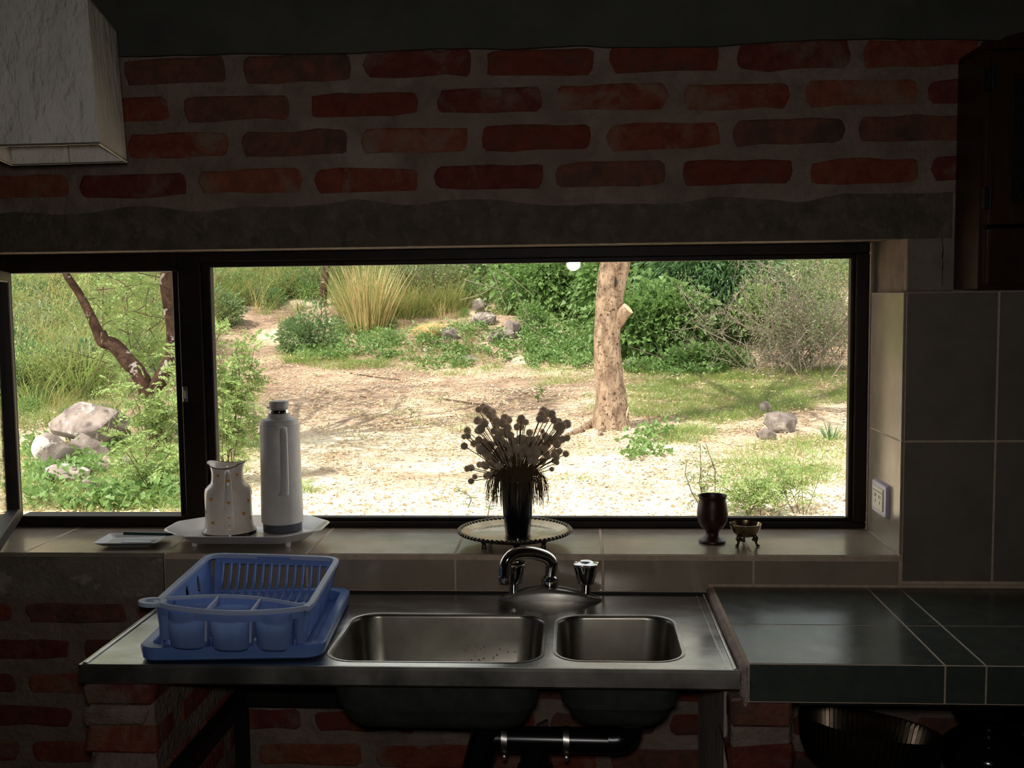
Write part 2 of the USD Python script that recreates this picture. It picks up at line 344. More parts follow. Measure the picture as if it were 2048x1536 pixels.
# ------------------------------------------------------------------ windows
def fr(w, name, x0, x1, y0, y1, z0, z1): return part(w, name, bx(x0, x1, y0, y1, z0, z1, .0025), M['frame'])
w1 = thing('window_1', 'large fixed window pane in a dark brown metal frame above the sink', 'window', kind='structure')
fr(w1, 'mullion', -1.028, -.968, YW, YW + .06, .993, 1.712)
fr(w1, 'top_rail', -.968, .7285, YW, YW + .06, 1.686, 1.712)
fr(w1, 'bottom_rail', -.968, .7285, YW, YW + .06, .993, 1.008)
fr(w1, 'stile', .696, .7285, YW, YW + .06, 1.008, 1.686)
for nm, a in (('glazing_bead', (-.968, -.946, YW + .012, YW + .04, 1.008, 1.686)), ('glazing_bead', (.686, .696, YW + .012, YW + .04, 1.008, 1.686)),
              ('glazing_bead', (-.946, .686, YW + .012, YW + .04, 1.673, 1.686)), ('glazing_bead', (-.946, .686, YW + .012, YW + .04, 1.008, 1.017))):
    fr(w1, nm, *a)
GY = YW + .026
part(w1, 'pane', moved(bx(-.95, .69, -.0015, .0015, -.334, .334), (0, GY, 1.346), rx=.0222), M['glass'])
w2 = thing('window_2', 'narrow casement window with its sash swung open into the room', 'window', kind='structure')
fr(w2, 'jamb', -1.046, -1.028, YW + .008, YW + .055, .993, 1.70)
fr(w2, 'hinge_post', -1.517, -1.486, YW, YW + .03, .993, 1.712)
fr(w2, 'top_rail', -1.484, -1.028, YW, YW + .06, 1.664, 1.712)
fr(w2, 'bottom_rail', -1.484, -1.028, YW, YW + .06, .993, 1.022)
part(w2, 'strike_plate', cat([bx(-1.0245, -1.012, YW - .003, YW, 1.325, 1.365, .001), bx(-1.0205, -1.016, YW - .0045, YW, 1.333, 1.355, .001)]), M['clamp'], label='small pale latch plate')
ang = math.radians(68); SL = .44
hx, hy = -1.487, YW - .012
sash = []
def sash_box(a0, a1, z0, z1, t=.035, c=.0025):
    m = bx(a0, a1, -t / 2, t / 2, z0, z1, c); return moved(m, (hx, hy, 0), rz=-ang)
part(w2, 'sash_stile', sash_box(0, .034, 1.018, 1.668), M['frame']); part(w2, 'sash_stile', sash_box(SL - .034, SL, 1.018, 1.668), M['frame'])
part(w2, 'sash_rail', sash_box(.034, SL - .034, 1.018, 1.05), M['frame']); part(w2, 'sash_rail', sash_box(.034, SL - .034, 1.64, 1.668), M['frame'])
part(w2, 'pane', sash_box(.032, SL - .032, 1.048, 1.642, .003, 0), M['glass'])
w3 = thing('window_3', 'fixed pane left of the hinge post of the open sash', 'window', kind='structure')
fr(w3, 'stile', -2.098, -2.06, YW, YW + .06, .993, 1.712); fr(w3, 'top_rail', -2.06, -1.517, YW, YW + .06, 1.68, 1.712); fr(w3, 'bottom_rail', -2.06, -1.517, YW, YW + .06, .993, 1.015)
part(w3, 'pane', bx(-2.065, -1.512, GY - .0015, GY + .0015, 1.01, 1.685), M['glass'])

# ================================================================== SINK, WORKTOP AND WHAT CARRIES THEM
def pier(name, x0, x1, label, rows, ztop):
    p = thing(name, label, 'brick pier')
    part(p, 'mortar', bx(x0 + .006, x1 - .006, -.482, 0, 0, ztop, .004), M['mortar'])
    for i, (z0, z1) in enumerate(rows):
        ys = [(-.489, -.25), (-.225, -.004)] if i % 2 == 0 else [(-.489, -.372), (-.347, -.105), (-.08, -.004)]
        for a, b in ys: brick(p, (x0 + rng.uniform(0, .003), a, z0), (x1 - rng.uniform(0, .003), b, z1), c=.007, jit=.004)
    return p
rows = [(.808, .856), (.716, .770), (.626, .678), (.536, .588), (.446, .498), (.356, .408), (.266, .318), (.176, .228), (.086, .138)]
pl = pier('brick_pier', -.952, -.812, 'brick pier with white mortar smears under the left end of the sink', rows, .862)
pr_ = pier('brick_pier', .277, .399, 'brick pier between the sink and the tiled worktop', [(a - .020, b - .020) for a, b in rows], .8375)
part(pl, 'mortar_smear', cat([bx(-.951, -.83, -.4925, -.48, .772, .806, .006, .006, rng), bx(-.94, -.815, -.4925, -.48, .683, .713, .006, .006, rng)]), M['mortar'])
part(pr_, 'cement_smear', bx(.2735, .285, -.44, -.02, .30, .845, .004, .003, rng), M['smear'], label='grey cement smeared over the side of the pier')

sk = thing('sink', 'stainless steel double bowl sink with a drainboard on the left', 'sink')
SKX0, SKX1, SKY0, SKY1, SKZ = -.948, .294, -.512, -.004, .900
b1 = rrect(.412, .297, .055, 8, -.277, -.324); b2 = rrect(.243, .282, .055, 8, .078, -.319)
deck = sbox(SKX0 + .004, SKY0 + .006, SKX1 - .002, SKY1).difference(Polygon(b1)).difference(Polygon(b2))
part(sk, 'drainboard', extr(deck, .0025, SKZ - .0025), M['steel'])
def bowl(pts, cx, cy, depth, name, uname, drain):
    def ring(s, z, extra=0):
        q = (pts - [cx, cy]); w = np.abs(q).max(0); q = q * (1 - s / w); return at_z(q + [cx, cy], z)
    prof = [(-.006, .0008), (-.002, -.0002), (.001, -.003), (.003, -.008), (.008, -.05), (.013, -.10), (.02, -depth + .045), (.027, -depth + .025), (.040, -depth + .010), (.058, -depth + .002), (.08, -depth)]
    rs = [ring(s, SKZ + z) for s, z in prof]
    part(sk, name, fixn(rings(rs, cap1=True)) if 0 else rings(rs, cap1=True), M['steel_bowl'], smooth=50)
    prof2 = [(0, -.006), (0.004, -.05), (.010, -.10), (.018, -depth + .043), (.025, -depth + .022), (.038, -depth + .006), (.056, -depth - .002), (.08, -depth - .004)]
    part(sk, uname, rings([ring(s, SKZ + z) for s, z in prof2], cap1=True), M['under'], smooth=50, label='dark coated underside of the bowl')
    dx, dy = drain
    part(sk, 'drain', moved(lathe([(.002, .001), (.03, .001), (.036, .003), (.04, .0005)], 28), (dx, dy, SKZ - depth + .001)), M['chrome'], smooth=True)
bowl(b1, -.277, -.324, .152, 'large_bowl', 'large_bowl_underside', (-.19, -.32))
bowl(b2, .078, -.319, .148, 'small_bowl', 'small_bowl_underside', (.10, -.32))
part(sk, 'front_apron', rings([[(SKX0, SKY0 + .010, SKZ + .0008), (SKX1, SKY0 + .010, SKZ + .0008)], [(SKX0, SKY0 + .004, SKZ + .0012), (SKX1, SKY0 + .004, SKZ + .0012)], [(SKX0, SKY0, SKZ - .004), (SKX1, SKY0, SKZ - .004)],
                               [(SKX0, SKY0 - .001, SKZ - .032), (SKX1, SKY0 - .001, SKZ - .032)], [(SKX0, SKY0 + .004, SKZ - .037), (SKX1, SKY0 + .004, SKZ - .037)], [(SKX0, SKY0 + .018, SKZ - .037), (SKX1, SKY0 + .018, SKZ - .037)]], close=False), M['steel_apron'], smooth=35)
part(sk, 'raised_edge', cat([tube([(SKX0 + .010, SKY0 + .008, SKZ), (SKX0 + .010, SKY1, SKZ)], .006, 10, flat=.6), bx(SKX0, SKX0 + .006, SKY0, SKY1, SKZ - .037, SKZ + .001, .001)]), M['steel'], smooth=40)
part(sk, 'raised_edge', cat([tube([(SKX1 - .006, SKY0 + .008, SKZ), (SKX1 - .006, SKY1, SKZ)], .0045, 10, flat=.7), tube([(SKX1 - .022, SKY0 + .02, SKZ - .001), (SKX1 - .022, SKY1, SKZ - .001)], .003, 8, flat=.6)]), M['steel'], smooth=40)
part(sk, 'back_gasket', bx(SKX0, SKX1, -.014, -.0045, SKZ - .01, SKZ + .004), M['black_steel'])
# a few drops of water on the back wall of the large bowl
dr = []
for _ in range(34):
    x = rng.normal(-.22, .05); z = SKZ - rng.uniform(.06, .105); s = .001 + .0012 * rng.random()
    dr.append(moved(trimesh.creation.icosphere(1, s), (min(max(x, -.42), -.11), -.1875 - (SKZ - z - .008) * .12, z)))
part(sk, 'water_drops', cat(dr), M['water'], smooth=True, kind='stuff')

# mixer tap standing on the deck behind the bowls
fa = thing('faucet', 'chrome kitchen mixer tap with two fluted knobs and a swung spout', 'tap', (-.064, -.062, SKZ))
e = V([(.118 * math.cos(t), .030 * math.sin(t)) for t in np.linspace(0, 2 * PI, 72, endpoint=False)])
arch = lambda q, z: np.column_stack([q, z * (1 - .80 * (e[:, 0] / .118) ** 2)])
part(fa, 'base_plate', rings([at_z(e, .0), arch(e * [1, 1], .006), arch(e * [.99, .93], .020), arch(e * [.97, .80], .0275), arch(e * [.92, .55], .031), arch(e * [.6, .25], .032), arch(e * [.2, .05], .032)], cap1=True), M['steel_apron'], smooth=50)
part(fa, 'collar', lathe([(.0165, .024), (.0165, .030), (.0195, .034), (.0195, .048), (.017, .053), (.0115, .057)], 28), M['chrome'], smooth=40)
sp = spline([(0, 0, .048), (.003, -.001, .072), (.004, -.003, .088), (-.008, -.012, .103), (-.035, -.030, .116), (-.062, -.046, .121), (-.084, -.058, .116), (-.096, -.064, .098), (-.098, -.066, .072)], 40)
part(fa, 'spout', tube(sp, np.interp(np.linspace(0, 1, 40), [0, .25, .8, 1], [.0115, .0145, .0130, .0135]), 18), M['chrome'], smooth=50)
part(fa, 'aerator', moved(lathe([(.002, .0), (.0130, .0), (.0145, .003), (.0145, .014), (.0135, .016)], 24), (-.098, -.066, .058)), M['chrome'], smooth=40)
def knob(x):
    st = part(fa, 'knob_stem', moved(lathe([(.0105, .016), (.0105, .040), (.012, .044), (.005, .046)], 24), (x, 0, 0)), M['chrome'], smooth=40)
    n = 64; t = np.linspace(0, 2 * PI, n, endpoint=False); rs = []
    for r, z, a in ((.011, .038, 0), (.0165, .041, .02), (.0205, .055, .07), (.0235, .07, .10), (.0262, .080, .13), (.0280, .0845, .15), (.0265, .0865, .15), (.017, .0870, .05), (.013, .0905, 0), (.008, .0928, 0), (.001, .0935, 0)):
        rr = 1.13 * r * (1 - a * (.5 + .5 * np.cos(t * 4 + .6)) ** 2); rs.append(np.stack([rr * np.cos(t) + x, rr * np.sin(t), np.full(n, z)], 1))
    part(fa, 'knob', rings(rs), M['chrome'], smooth=50)
knob(-.082); knob(.082)

# tiled worktop
wt = thing('tiled_worktop', 'dark tiled worktop with thin pale grout lines right of the sink', 'worktop')
WZ = .917
part(wt, 'slab', bx(.303, 1.72, -.5188, -.002, .846, WZ - .0004), M['grout'])
part(wt, 'bottom_edge', bx(.40, 1.72, -.51, -.002, .838, .8465), M['black_steel'])
wx = [.3085, .6575, .7295, 1.075, 1.42, 1.70]
for a, b in zip(wx[:-1], wx[1:]):
    for y0, y1 in ((-.5135, -.2868), (-.2838, -.004)):
        part(wt, 'tile', bx(a + .0014, b - .0014, y0, y1, WZ - .010, WZ, .0008), M['tile_dark'])
    part(wt, 'front_tile', bx(a + .0014, b - .0014, -.520, -.510, .8475, WZ - .0005, .0012), M['tile_dark'])
part(wt, 'mortar_edge', cat([bx(.2945, .3085, -.512, -.004, .885, WZ - .002, .003, .0015, rng), bx(.295, .309, -.521, -.505, .852, WZ - .001, .004, .003, rng), bx(.299, .309, -.520, -.50, .835, .86, .004, .002, rng)]), M['grout_pink'], label='rough pale mortar along the edge by the sink')
part(wt, 'grout_bead', moved(tube([(.30, 0, 0), (1.7, 0, 0)], .005, 8), (0, -.0055, WZ + .003)), M['grout'])

# steel support frame below the sink
sf = thing('support_frame', 'black steel angle frame under the sink drainboard', 'support frame')
part(sf, 'cross_bar', bx(-.806, -.46, -.063, -.028, .640, .675, .002), M['black_steel'])
part(sf, 'side_bar', bx(-.8065, -.776, -.50, -.063, .638, .675, .002), M['black_steel'])
part(sf, 'leg', bx(-.8065, -.778, -.060, -.031, 0, .640, .002), M['black_steel'])
part(sf, 'leg', bx(-.8065, -.778, -.498, -.468, 0, .640, .002), M['black_steel'])

# drain pipes
dp = thing('drain_pipe', 'black plastic drain pipe with two metal hose clamps under the sink', 'pipe')
PZ, PY = .684, -.32
part(dp, 'cross_pipe', tube([(-.20, PY, PZ), (.075, PY, PZ)], .0262, 24), M['pvc'], smooth=50)
part(dp, 'elbow', tube(spline([(.06, PY, PZ), (.085, PY, PZ + .003), (.099, PY, PZ + .016), (.10, PY, PZ + .045)], 14), .0285, 24), M['pvc'], smooth=50)
part(dp, 'drain_nut', moved(lathe([(.006, -.004), (.033, -.004), (.035, .0), (.035, .014), (.03, .018), (.006, .018)], 28), (.10, PY, .7285)), M['clamp'], smooth=30, label='metal drain nut below the small bowl')
part(dp, 'tail_pipe', tube(spline([(-.19, PY, .742), (-.19, PY, .71), (-.193, PY, PZ), (-.205, PY, .64), (-.225, PY, .56), (-.24, PY, .44)], 16), .031, 24, ), M['pvc'], smooth=50)
part(dp, 'trap', moved(lathe([(.004, -.19), (.03, -.19), (.04, -.18), (.04, -.05), (.036, -.035), (.031, -.03), (.031, .01), (.004, .01)], 28), (-.090, PY, PZ - .02)), M['pvc'], smooth=40)
def clamp(x):
    r = lathe([(.0268, -.006), (.0282, -.006), (.0282, .006), (.0268, .006)], 30)
    c = part(dp, 'hose_clamp', moved(r, (x, PY, PZ), ry=PI / 2), M['clamp'], smooth=30, label='metal hose clamp')
    part(c, 'screw', cat([moved(trimesh.creation.cylinder(.0052, .018, sections=12), (x, PY - .012, PZ - .030), rx=PI / 2), moved(trimesh.creation.cylinder(.0035, .014, sections=6), (x, PY - .022, PZ - .030), rx=PI / 2)]), M['clamp'])
clamp(-.152); clamp(-.026)
part(dp, 'bracket_pin', tube([(-.085, PY - .02, .722), (-.064, PY - .03, .737)], .003, 8), M['clamp'])

# ================================================================== DISH RACK ON ITS DRIP TRAY
RO = V([-.663, -.478]); RZ = 4.5
dt = thing('drip_tray', 'blue plastic drip tray lying under the dish rack', 'drip tray', (RO[0], RO[1], SKZ + .0006), RZ)
def ringz(w, d, r, z, cy): return at_z(rrect(w, d, r, 7, 0, cy), z)
TY = .192
rs = [ringz(.335, .385, .03, .0, TY), ringz(.350, .402, .035, .006, TY), ringz(.356, .408, .038, .022, TY), ringz(.356, .408, .038, .027, TY), ringz(.350, .402, .036, .030, TY), ringz(.318, .370, .03, .030, TY),
      ringz(.310, .362, .028, .027, TY), ringz(.300, .352, .025, .010, TY), ringz(.288, .340, .02, .008, TY)]
part(dt, 'tray_body', rings(rs, cap0=True, cap1=True), M['blue_deep'], smooth=40)
part(dt, 'rib', cat([bx(-.12, .12, y - .002, y + .002, .0075, .011, .001) for y in (.08, .16, .24, .32)]), M['blue_deep'])

_part = part
def part(parent, name, mesh, m, smooth=False, label=None, kind=None):
    if 'dk' in globals() and parent is dk: mesh = moved(moved(mesh, (-.14, 0, 0)), (.14, 0, 0), ry=.048)
    return _part(parent, name, mesh, m, smooth, label, kind)
dk = thing('dish_rack', 'blue plastic dish rack with three cutlery cups along the front', 'dish rack', (RO[0], RO[1], SKZ), RZ)
H0, H1 = .014, .104                  # floor and rim heights
XL = lambda z: .131 + .014 * (z - H0) / (H1 - H0)      # half width
YBK = lambda z: .365 + .018 * (z - H0) / (H1 - H0)     # back wall
# rim: a flat rolled strip round left, back, right
rim_c = [(-XL(H1), .0), (-XL(H1), .20), (-XL(H1), .345)] + [(-XL(H1) + .035 * (1 - math.cos(a)), YBK(H1) - .035 + .035 * math.sin(a)) for a in np.linspace(.2, PI / 2, 6)] + [(0, YBK(H1) + .003)] + \
        [(XL(H1) - .03 * (1 - math.cos(a)), YBK(H1) - .03 + .03 * math.sin(a)) for a in np.linspace(PI / 2, .2, 6)] + [(XL(H1), .34), (XL(H1), .2), (XL(H1), .03), (XL(H1) - .006, .0)]
rim_c = V(rim_c)
def strip(c2, w, z0, z1, c=.0015):
    """A flat strip of width w along a path, from z0 to z1."""
    t = np.gradient(c2, axis=0); t /= np.linalg.norm(t, axis=1, keepdims=True); nn = np.stack([-t[:, 1], t[:, 0]], 1) * w / 2
    r = [np.vstack([np.append(p + n, z0), np.append(p + n, z1 - c), np.append(p + n * .75, z1), np.append(p - n * .75, z1), np.append(p - n, z1 - c), np.append(p - n, z0)]) for p, n in zip(c2, nn)]
    return rings(r, cap0=True, cap1=True)
part(dk, 'rim', strip(rim_c, .013, H1 - .009, H1), M['blue_pale'], smooth=40)
# side panels with arched slots
def side(sx):
    po = Polygon([(.0, H0), (.365, H0), (.378, H1 - .004), (.0, H1 - .004)])
    for yc in (.10, .185, .265):
        sl = unary_union([sbox(yc - .011, H0 + .004, yc + .011, H0 + .050), affinity.scale(Point(yc, H0 + .050).buffer(.011), 1, 1.8)]); po = po.difference(sl)
    m = extr(po, .0026); v = m.vertices.copy()
    x = sx * (.131 + .014 * (v[:, 1] - H0) / (H1 - H0)) - sx * v[:, 2]
    m.vertices = np.stack([x, v[:, 0], v[:, 1]], 1)
    if sx > 0: pass
    trimesh.repair.fix_normals(m); part(dk, 'side_panel', m, M['blue'])
side(-1); side(1)
part(dk, 'back_band', cat([bx(-.130, .130, YBK(H1 - .015) - .0015, YBK(H1 - .015) + .0015, H1 - .022, H1 - .004), bx(-.129, -.116, YBK(.05) - .003, YBK(.05), H0, H1 - .02), bx(.124, .129, YBK(.05) - .003, YBK(.05), H0, H1 - .02)]), M['blue'])
for i in range(14):
    x = -.113 + i * .0181
    c = spline([(x, YBK(H1) - .004, H1 - .018), (x, YBK(.06) - .002, .06), (x - .001, YBK(H0 + .02) - .006, H0 + .020), (x - .004, YBK(H0) - .035, H0 + .006), (x - .006, .25, H0 + .003), (x - .006, .06, H0 + .003)], 18)
    part(dk, 'bar', tube(c, .0028, 6, flat=1.5), M['blue'], smooth=50)
for i in range(13):                      # the little saddles that hold plates, one between each pair of bars
    x = -.107 + i * .0181
    part(dk, 'plate_rest', moved(extr_y(Polygon([(-.0075, 0), (.0075, 0), (.0015, .014), (-.0015, .014)]), .0, .004), (x, .325, H0 + .002)), M['blue'])
part(dk, 'floor_rim', cat([bx(-.131, .131, .05, .062, H0 - .002, H0 + .003, .001), bx(-.131, -.12, .0, .36, H0 - .002, H0 + .003, .001), bx(.12, .131, .0, .36, H0 - .002, H0 + .003, .001), bx(-.13, .13, .196, .204, H0 - .002, H0 + .003, .001),
                           *[bx(sx * .120 - .006, sx * .120 + .006, y - .006, y + .006, -.0 + .0115, H0 + .001) for sx in (-1, 1) for y in (.09, .33)]]), M['blue'])
# cutlery holder: a lens-shaped basket across the front with three cups
t = np.linspace(0, 1, 25)
fo = np.stack([-.140 + .276 * t, -.004 - .040 * np.sin(PI * t) ** .8], 1)          # outer rim line
fi = np.stack([-.140 + .276 * t, .028 + .036 * np.sin(PI * np.clip(t * 1.05, 0, 1)) - .012 * t], 1)    # inner rim line
part(dk, 'holder_rim', cat([strip(fo, .005, H1 - .008, H1 + .001), strip(fi, .004, H1 - .006, H1 + .0005)]), M['blue_pale'], smooth=40)
def wallstrip(c2, z0, z1, s=.94, cy=.02, th=.002):
    c = V([0, cy]); lo = (c2 - c) * s + c
    return rings([at_z(c2, z1), at_z(c2 * .5 + lo * .5, (z0 + z1) / 2), at_z(lo, z0), at_z(lo + [0, th], z0), at_z(c2 + [0, th], z1)], close=False)
part(dk, 'holder_wall', wallstrip(fi, .045, H1 - .002), M['blue'], smooth=40)
part(dk, 'holder_wall', wallstrip(fo, H1 - .022, H1 - .003, 1.0), M['blue'], smooth=40)
for a, b, yb in ((-.116, -.043, -.040), (-.036, .040, -.0445), (.047, .118, -.037)):
    cx, w, d = (a + b) / 2, (b - a), .072
    rs = [at_z(rrect(w * min(1, s + .04), d * s, .030 * s, 8, cx, .036 + yb + (1 - s) * .12), z) for s, z in ((1.0, H1 - .010), (1.0, H1 - .028), (.97, .055), (.92, .026), (.87, .0185), (.5, .0175))]
    part(dk, 'cutlery_cup', rings(rs, cap1=True), M['blue'], smooth=45, label='rounded translucent cutlery cup')
for a, b in ((-.139, -.118), (.120, .139)):
    rs = [at_z(rrect(b - a, .05 * s, .009, 5, (a + b) / 2, .022), z) for s, z in ((1, H1 - .006), (1, .06), (.9, .030), (.6, .027))]
    part(dk, 'end_pocket', rings(rs, cap1=True), M['blue'], smooth=45)
for x in (-.040, .0435):
    part(dk, 'divider', bx(x - .0022, x + .0022, -.036, .058, .04, H1 - .001, .0008), M['blue_pale'])
n = 36; tt = np.linspace(0, 2 * PI, n, endpoint=False)
rr = [np.stack([-.152 + r * 1.15 * np.cos(tt), .004 + r * np.sin(tt), np.full(n, z)], 1) for r, z in ((.0125, H1 - .007), (.0225, H1 - .007), (.024, H1 - .003), (.0225, H1 + .001), (.0125, H1 + .001), (.0115, H1 - .003), (.0125, H1 - .007))]
part(dk, 'ring_handle', rings(rr), M['blue_pale'], smooth=50, label='pale ring at the corner of the rim')

part = _part
# ================================================================== THINGS ON THE LEDGE
tr = thing('serving_platter', 'white ceramic octagonal platter under the jug and the thermos', 'platter', (-.815, .118, SZ))
def oct_(w, d, c, n=4):
    return np.asarray(Polygon([(-w / 2 + c, -d / 2), (w / 2 - c, -d / 2), (w / 2, -d / 2 + c), (w / 2, d / 2 - c), (w / 2 - c, d / 2), (-w / 2 + c, d / 2), (-w / 2, d / 2 - c), (-w / 2, -d / 2 + c)]).buffer(-.02).buffer(.02, quad_segs=n).exterior.coords)[:-1]
prof = [(.285, .145, .04, .010), (.300, .160, .045, .012), (.372, .232, .07, .034), (.386, .246, .075, .0375), (.392, .252, .077, .0385), (.390, .250, .077, .0402), (.378, .238, .073, .0395), (.310, .172, .05, .019), (.290, .150, .042, .0165)]
def resample(p, n=72):
    q = np.vstack([p, p[:1]]); d = np.r_[0, np.cumsum(np.linalg.norm(np.diff(q, axis=0), axis=1))]; s = np.linspace(0, d[-1], n, endpoint=False)
    return np.stack([np.interp(s, d, q[:, k]) for k in (0, 1)], 1)
part(tr, 'platter_body', rings([at_z(resample(oct_(a, b, c)), z) for a, b, c, z in prof], cap0=True, cap1=True), M['ceramic'], smooth=50)
for sx in (-1, 1):
    for sy in (-1, 1):
        part(tr, 'foot', moved(lathe([(.001, 0), (.005, 0), (.007, .004), (.007, .0115)], 14), (sx * .115, sy * .055, 0)), M['ceramic'], smooth=50)
PF = SZ + .0165

jg = thing('jug', 'white enamel jug dotted with small orange hearts', 'jug', (-.868, .136, PF + .0006))
jp = [(.0, .001), (.060, .001), (.0655, .004), (.0655, .008), (.0600, .016), (.0575, .03), (.0570, .07), (.0572, .102), (.0555, .113), (.0490, .121), (.0420, .127), (.0395, .135), (.0385, .152), (.0400, .163), (.0425, .171), (.0460, .1755)]
def jr(z): return np.interp(z, [p[1] for p in jp[3:]], [p[0] for p in jp[3:]])
n = 56; t = np.linspace(0, 2 * PI, n, endpoint=False); rs = []
inner = [(r - .0016, z) for r, z in jp[::-1] if z > .012] + [(.001, .012)]
for r, z in jp + inner:
    w = max(0, (z - .155) / .02); zz = z + w * (.005 * np.cos(2 * t) * (1) - .003 * (np.sin(t) < -.7)) ; rr = r * (1 + w * .06 * np.cos(2 * t))
    rs.append(np.stack([rr * np.cos(t), rr * np.sin(t), zz], 1))
part(jg, 'jug_body', rings(rs), M['enamel'], smooth=50)
ed = np.stack([.046 * (1 + .06 * np.cos(2 * t)) * np.cos(t), .046 * (1 + .06 * np.cos(2 * t)) * np.sin(t), .1757 + .005 * np.cos(2 * t) - .003 * (np.sin(t) < -.7)], 1)
part(jg, 'rim_line', tube(np.vstack([ed, ed[:2]]), .0011, 6, cap=False), M['enamel_black'], smooth=True, label='dark worn rim')
part(jg, 'base_band', lathe([(.0, .0), (.0668, .0), (.0672, .004), (.0662, .0075), (.0650, .0078)], 56), M['enamel_black'], smooth=40, label='black foot band')
az = -PI / 2 + .33
hd = spline([(.040, 0, .160), (.058, 0, .163), (.078, 0, .148), (.083, 0, .115), (.080, 0, .075), (.070, 0, .040), (.058, 0, .024)], 26); wd = np.interp(np.linspace(0, 1, 26), [0, .3, .75, 1], [.0055, .007, .013, .012])
hr = []
tg = np.gradient(hd, axis=0); tg /= np.linalg.norm(tg, axis=1, keepdims=True)
for p, w, g in zip(hd, wd, tg):
    nrm = V([g[2], 0, -g[0]]); a = np.linspace(0, 2 * PI, 14, endpoint=False)
    hr.append(p + np.cos(a)[:, None] * V([0, w, 0]) + np.sin(a)[:, None] * nrm * .0035)
part(jg, 'handle', moved(rings(hr, cap0=True, cap1=True), rz=az), M['enamel'], smooth=50)
hs = V([(16 * math.sin(a) ** 3, 13 * math.cos(a) - 5 * math.cos(2 * a) - 2 * math.cos(3 * a) - math.cos(4 * a)) for a in np.linspace(0, 2 * PI, 22, endpoint=False)]) / 32
def heart(phi, z, s, r=None):
    q = hs * s; rr = (jr(z + q[:, 1]) if r is None else np.full(len(q), r)) + .0006; ph = phi + q[:, 0] / .055
    o = np.stack([rr * np.cos(ph), rr * np.sin(ph), z + q[:, 1]], 1); o2 = o * [.985, .985, 1]
    part(jg, 'heart', rings([o2, o], cap1=True), M['heart'])
for da, z, s in ((-.62, .150, .0105), (.62, .150, .0105), (-.80, .094, .010), (.98, .084, .010), (-.74, .036, .0105), (.66, .055, .011), (1.12, .040, .010), (-1.25, .06, .010), (1.5, .1, .01), (2.2, .05, .01), (2.9, .09, .01), (-2.2, .05, .01), (-1.9, .1, .01), (-2.8, .04, .01), (1.9, .15, .01), (-1.9, .15, .01), (3.1, .15, .01)):
    heart(az + da, z, s)
for z, s in ((.142, .011), (.088, .0095), (.058, .0085), (.036, .0085)):     # on the handle strap
    i = int(np.argmin(np.abs(hd[6:, 2] - z))) + 6; px, pz = hd[i][0] + .0038, hd[i][2]
    q = hs * s; o = np.stack([np.full(len(q), px), q[:, 0], pz + q[:, 1]], 1)
    part(jg, 'heart', moved(rings([o - [.002, 0, 0], o], cap1=True), rz=az), M['heart'])

tm = thing('thermos', 'tall grey plastic thermos flask with a chrome neck ring', 'thermos', (-.742, .168, PF + .0006))
part(tm, 'flask_body', lathe([(.0, .022), (.0505, .022), (.0520, .026), (.0520, .06), (.0505, .13), (.0495, .20), (.0492, .262), (.0485, .2675), (.0465, .269), (.0462, .275), (.0440, .2815), (.0330, .2835), (.0290, .287), (.0270, .296), (.002, .297)], 56), M['thermos'], smooth=35)
part(tm, 'base_band', lathe([(.0, .0), (.0465, .0), (.0482, .002), (.0485, .021), (.047, .0225), (.001, .0225)], 48), M['thermos_band'], smooth=35, label='dark base band')
part(tm, 'neck_ring', lathe([(.02, .296), (.0245, .2965), (.0252, .300), (.0245, .3045), (.0225, .307), (.002, .308)], 40), M['chrome'], smooth=50)
part(tm, 'cap', cat([lathe([(.001, .3072), (.0215, .3072), (.0222, .309), (.0240, .311), (.0242, .323), (.0225, .3265), (.012, .3278), (.001, .328)], 40), bx(-.030, -.02, -.006, .006, .3085, .3115, .001)]), M['thermos_cap'], smooth=35)
hz = [(.046, .262), (.066, .264), (.078, .252), (.080, .225), (.078, .17), (.074, .125), (.062, .104), (.048, .100)]
hc = spline([(r, 0, z) for r, z in hz], 30); tg = np.gradient(hc, axis=0); tg /= np.linalg.norm(tg, axis=1, keepdims=True); hr = []
for p, g, w in zip(hc, tg, np.interp(np.linspace(0, 1, 30), [0, .2, .8, 1], [.013, .010, .010, .013])):
    nrm = V([g[2], 0, -g[0]]); a = np.linspace(0, 2 * PI, 14, endpoint=False)
    hr.append(p + np.cos(a)[:, None] * V([0, w, 0]) + np.sin(a)[:, None] * nrm * .0055)
part(tm, 'handle', moved(rings(hr, cap0=True, cap1=True), rz=math.radians(-68)), M['thermos'], smooth=50)

# small square dish with a stick and a card
ds = thing('small_dish', 'small grey rectangular dish left of the white platter', 'dish', (-1.094, .086, SZ), 3)
prof = [(.115, .070, .004), (.125, .080, .005), (.155, .110, .0135), (.158, .113, .0150), (.155, .110, .0155), (.128, .083, .0075), (.12, .075, .0065)]
part(ds, 'dish_body', rings([at_z(rrect(a, b, .008, 5), z) for a, b, z in prof], cap0=True, cap1=True), M['plate'], smooth=40)
part(ds, 'foot_ring', bx(-.05, .05, -.03, .03, 0, .0045, .001), M['plate'])
pn = thing('pen', 'dark green pen lying across the small dish', 'pen', (-1.066, .112, SZ + .0193), -4)
part(pn, 'barrel', tube([(-.064, 0, 0), (.056, 0, 0)], .0042, 12), M['green_stick'], smooth=50)
part(pn, 'tip', tube([(.055, 0, 0), (.064, 0, 0), (.070, 0, 0)], [.0042, .0025, .0008], 10), M['black_glaze'], smooth=50)
cd = part(None, 'card', bx(-1.118, -1.047, .072, .098, SZ + .0068, SZ + .0078), M['paper_card']); tag(cd, 'pale blue paper card lying in the small dish', 'card')

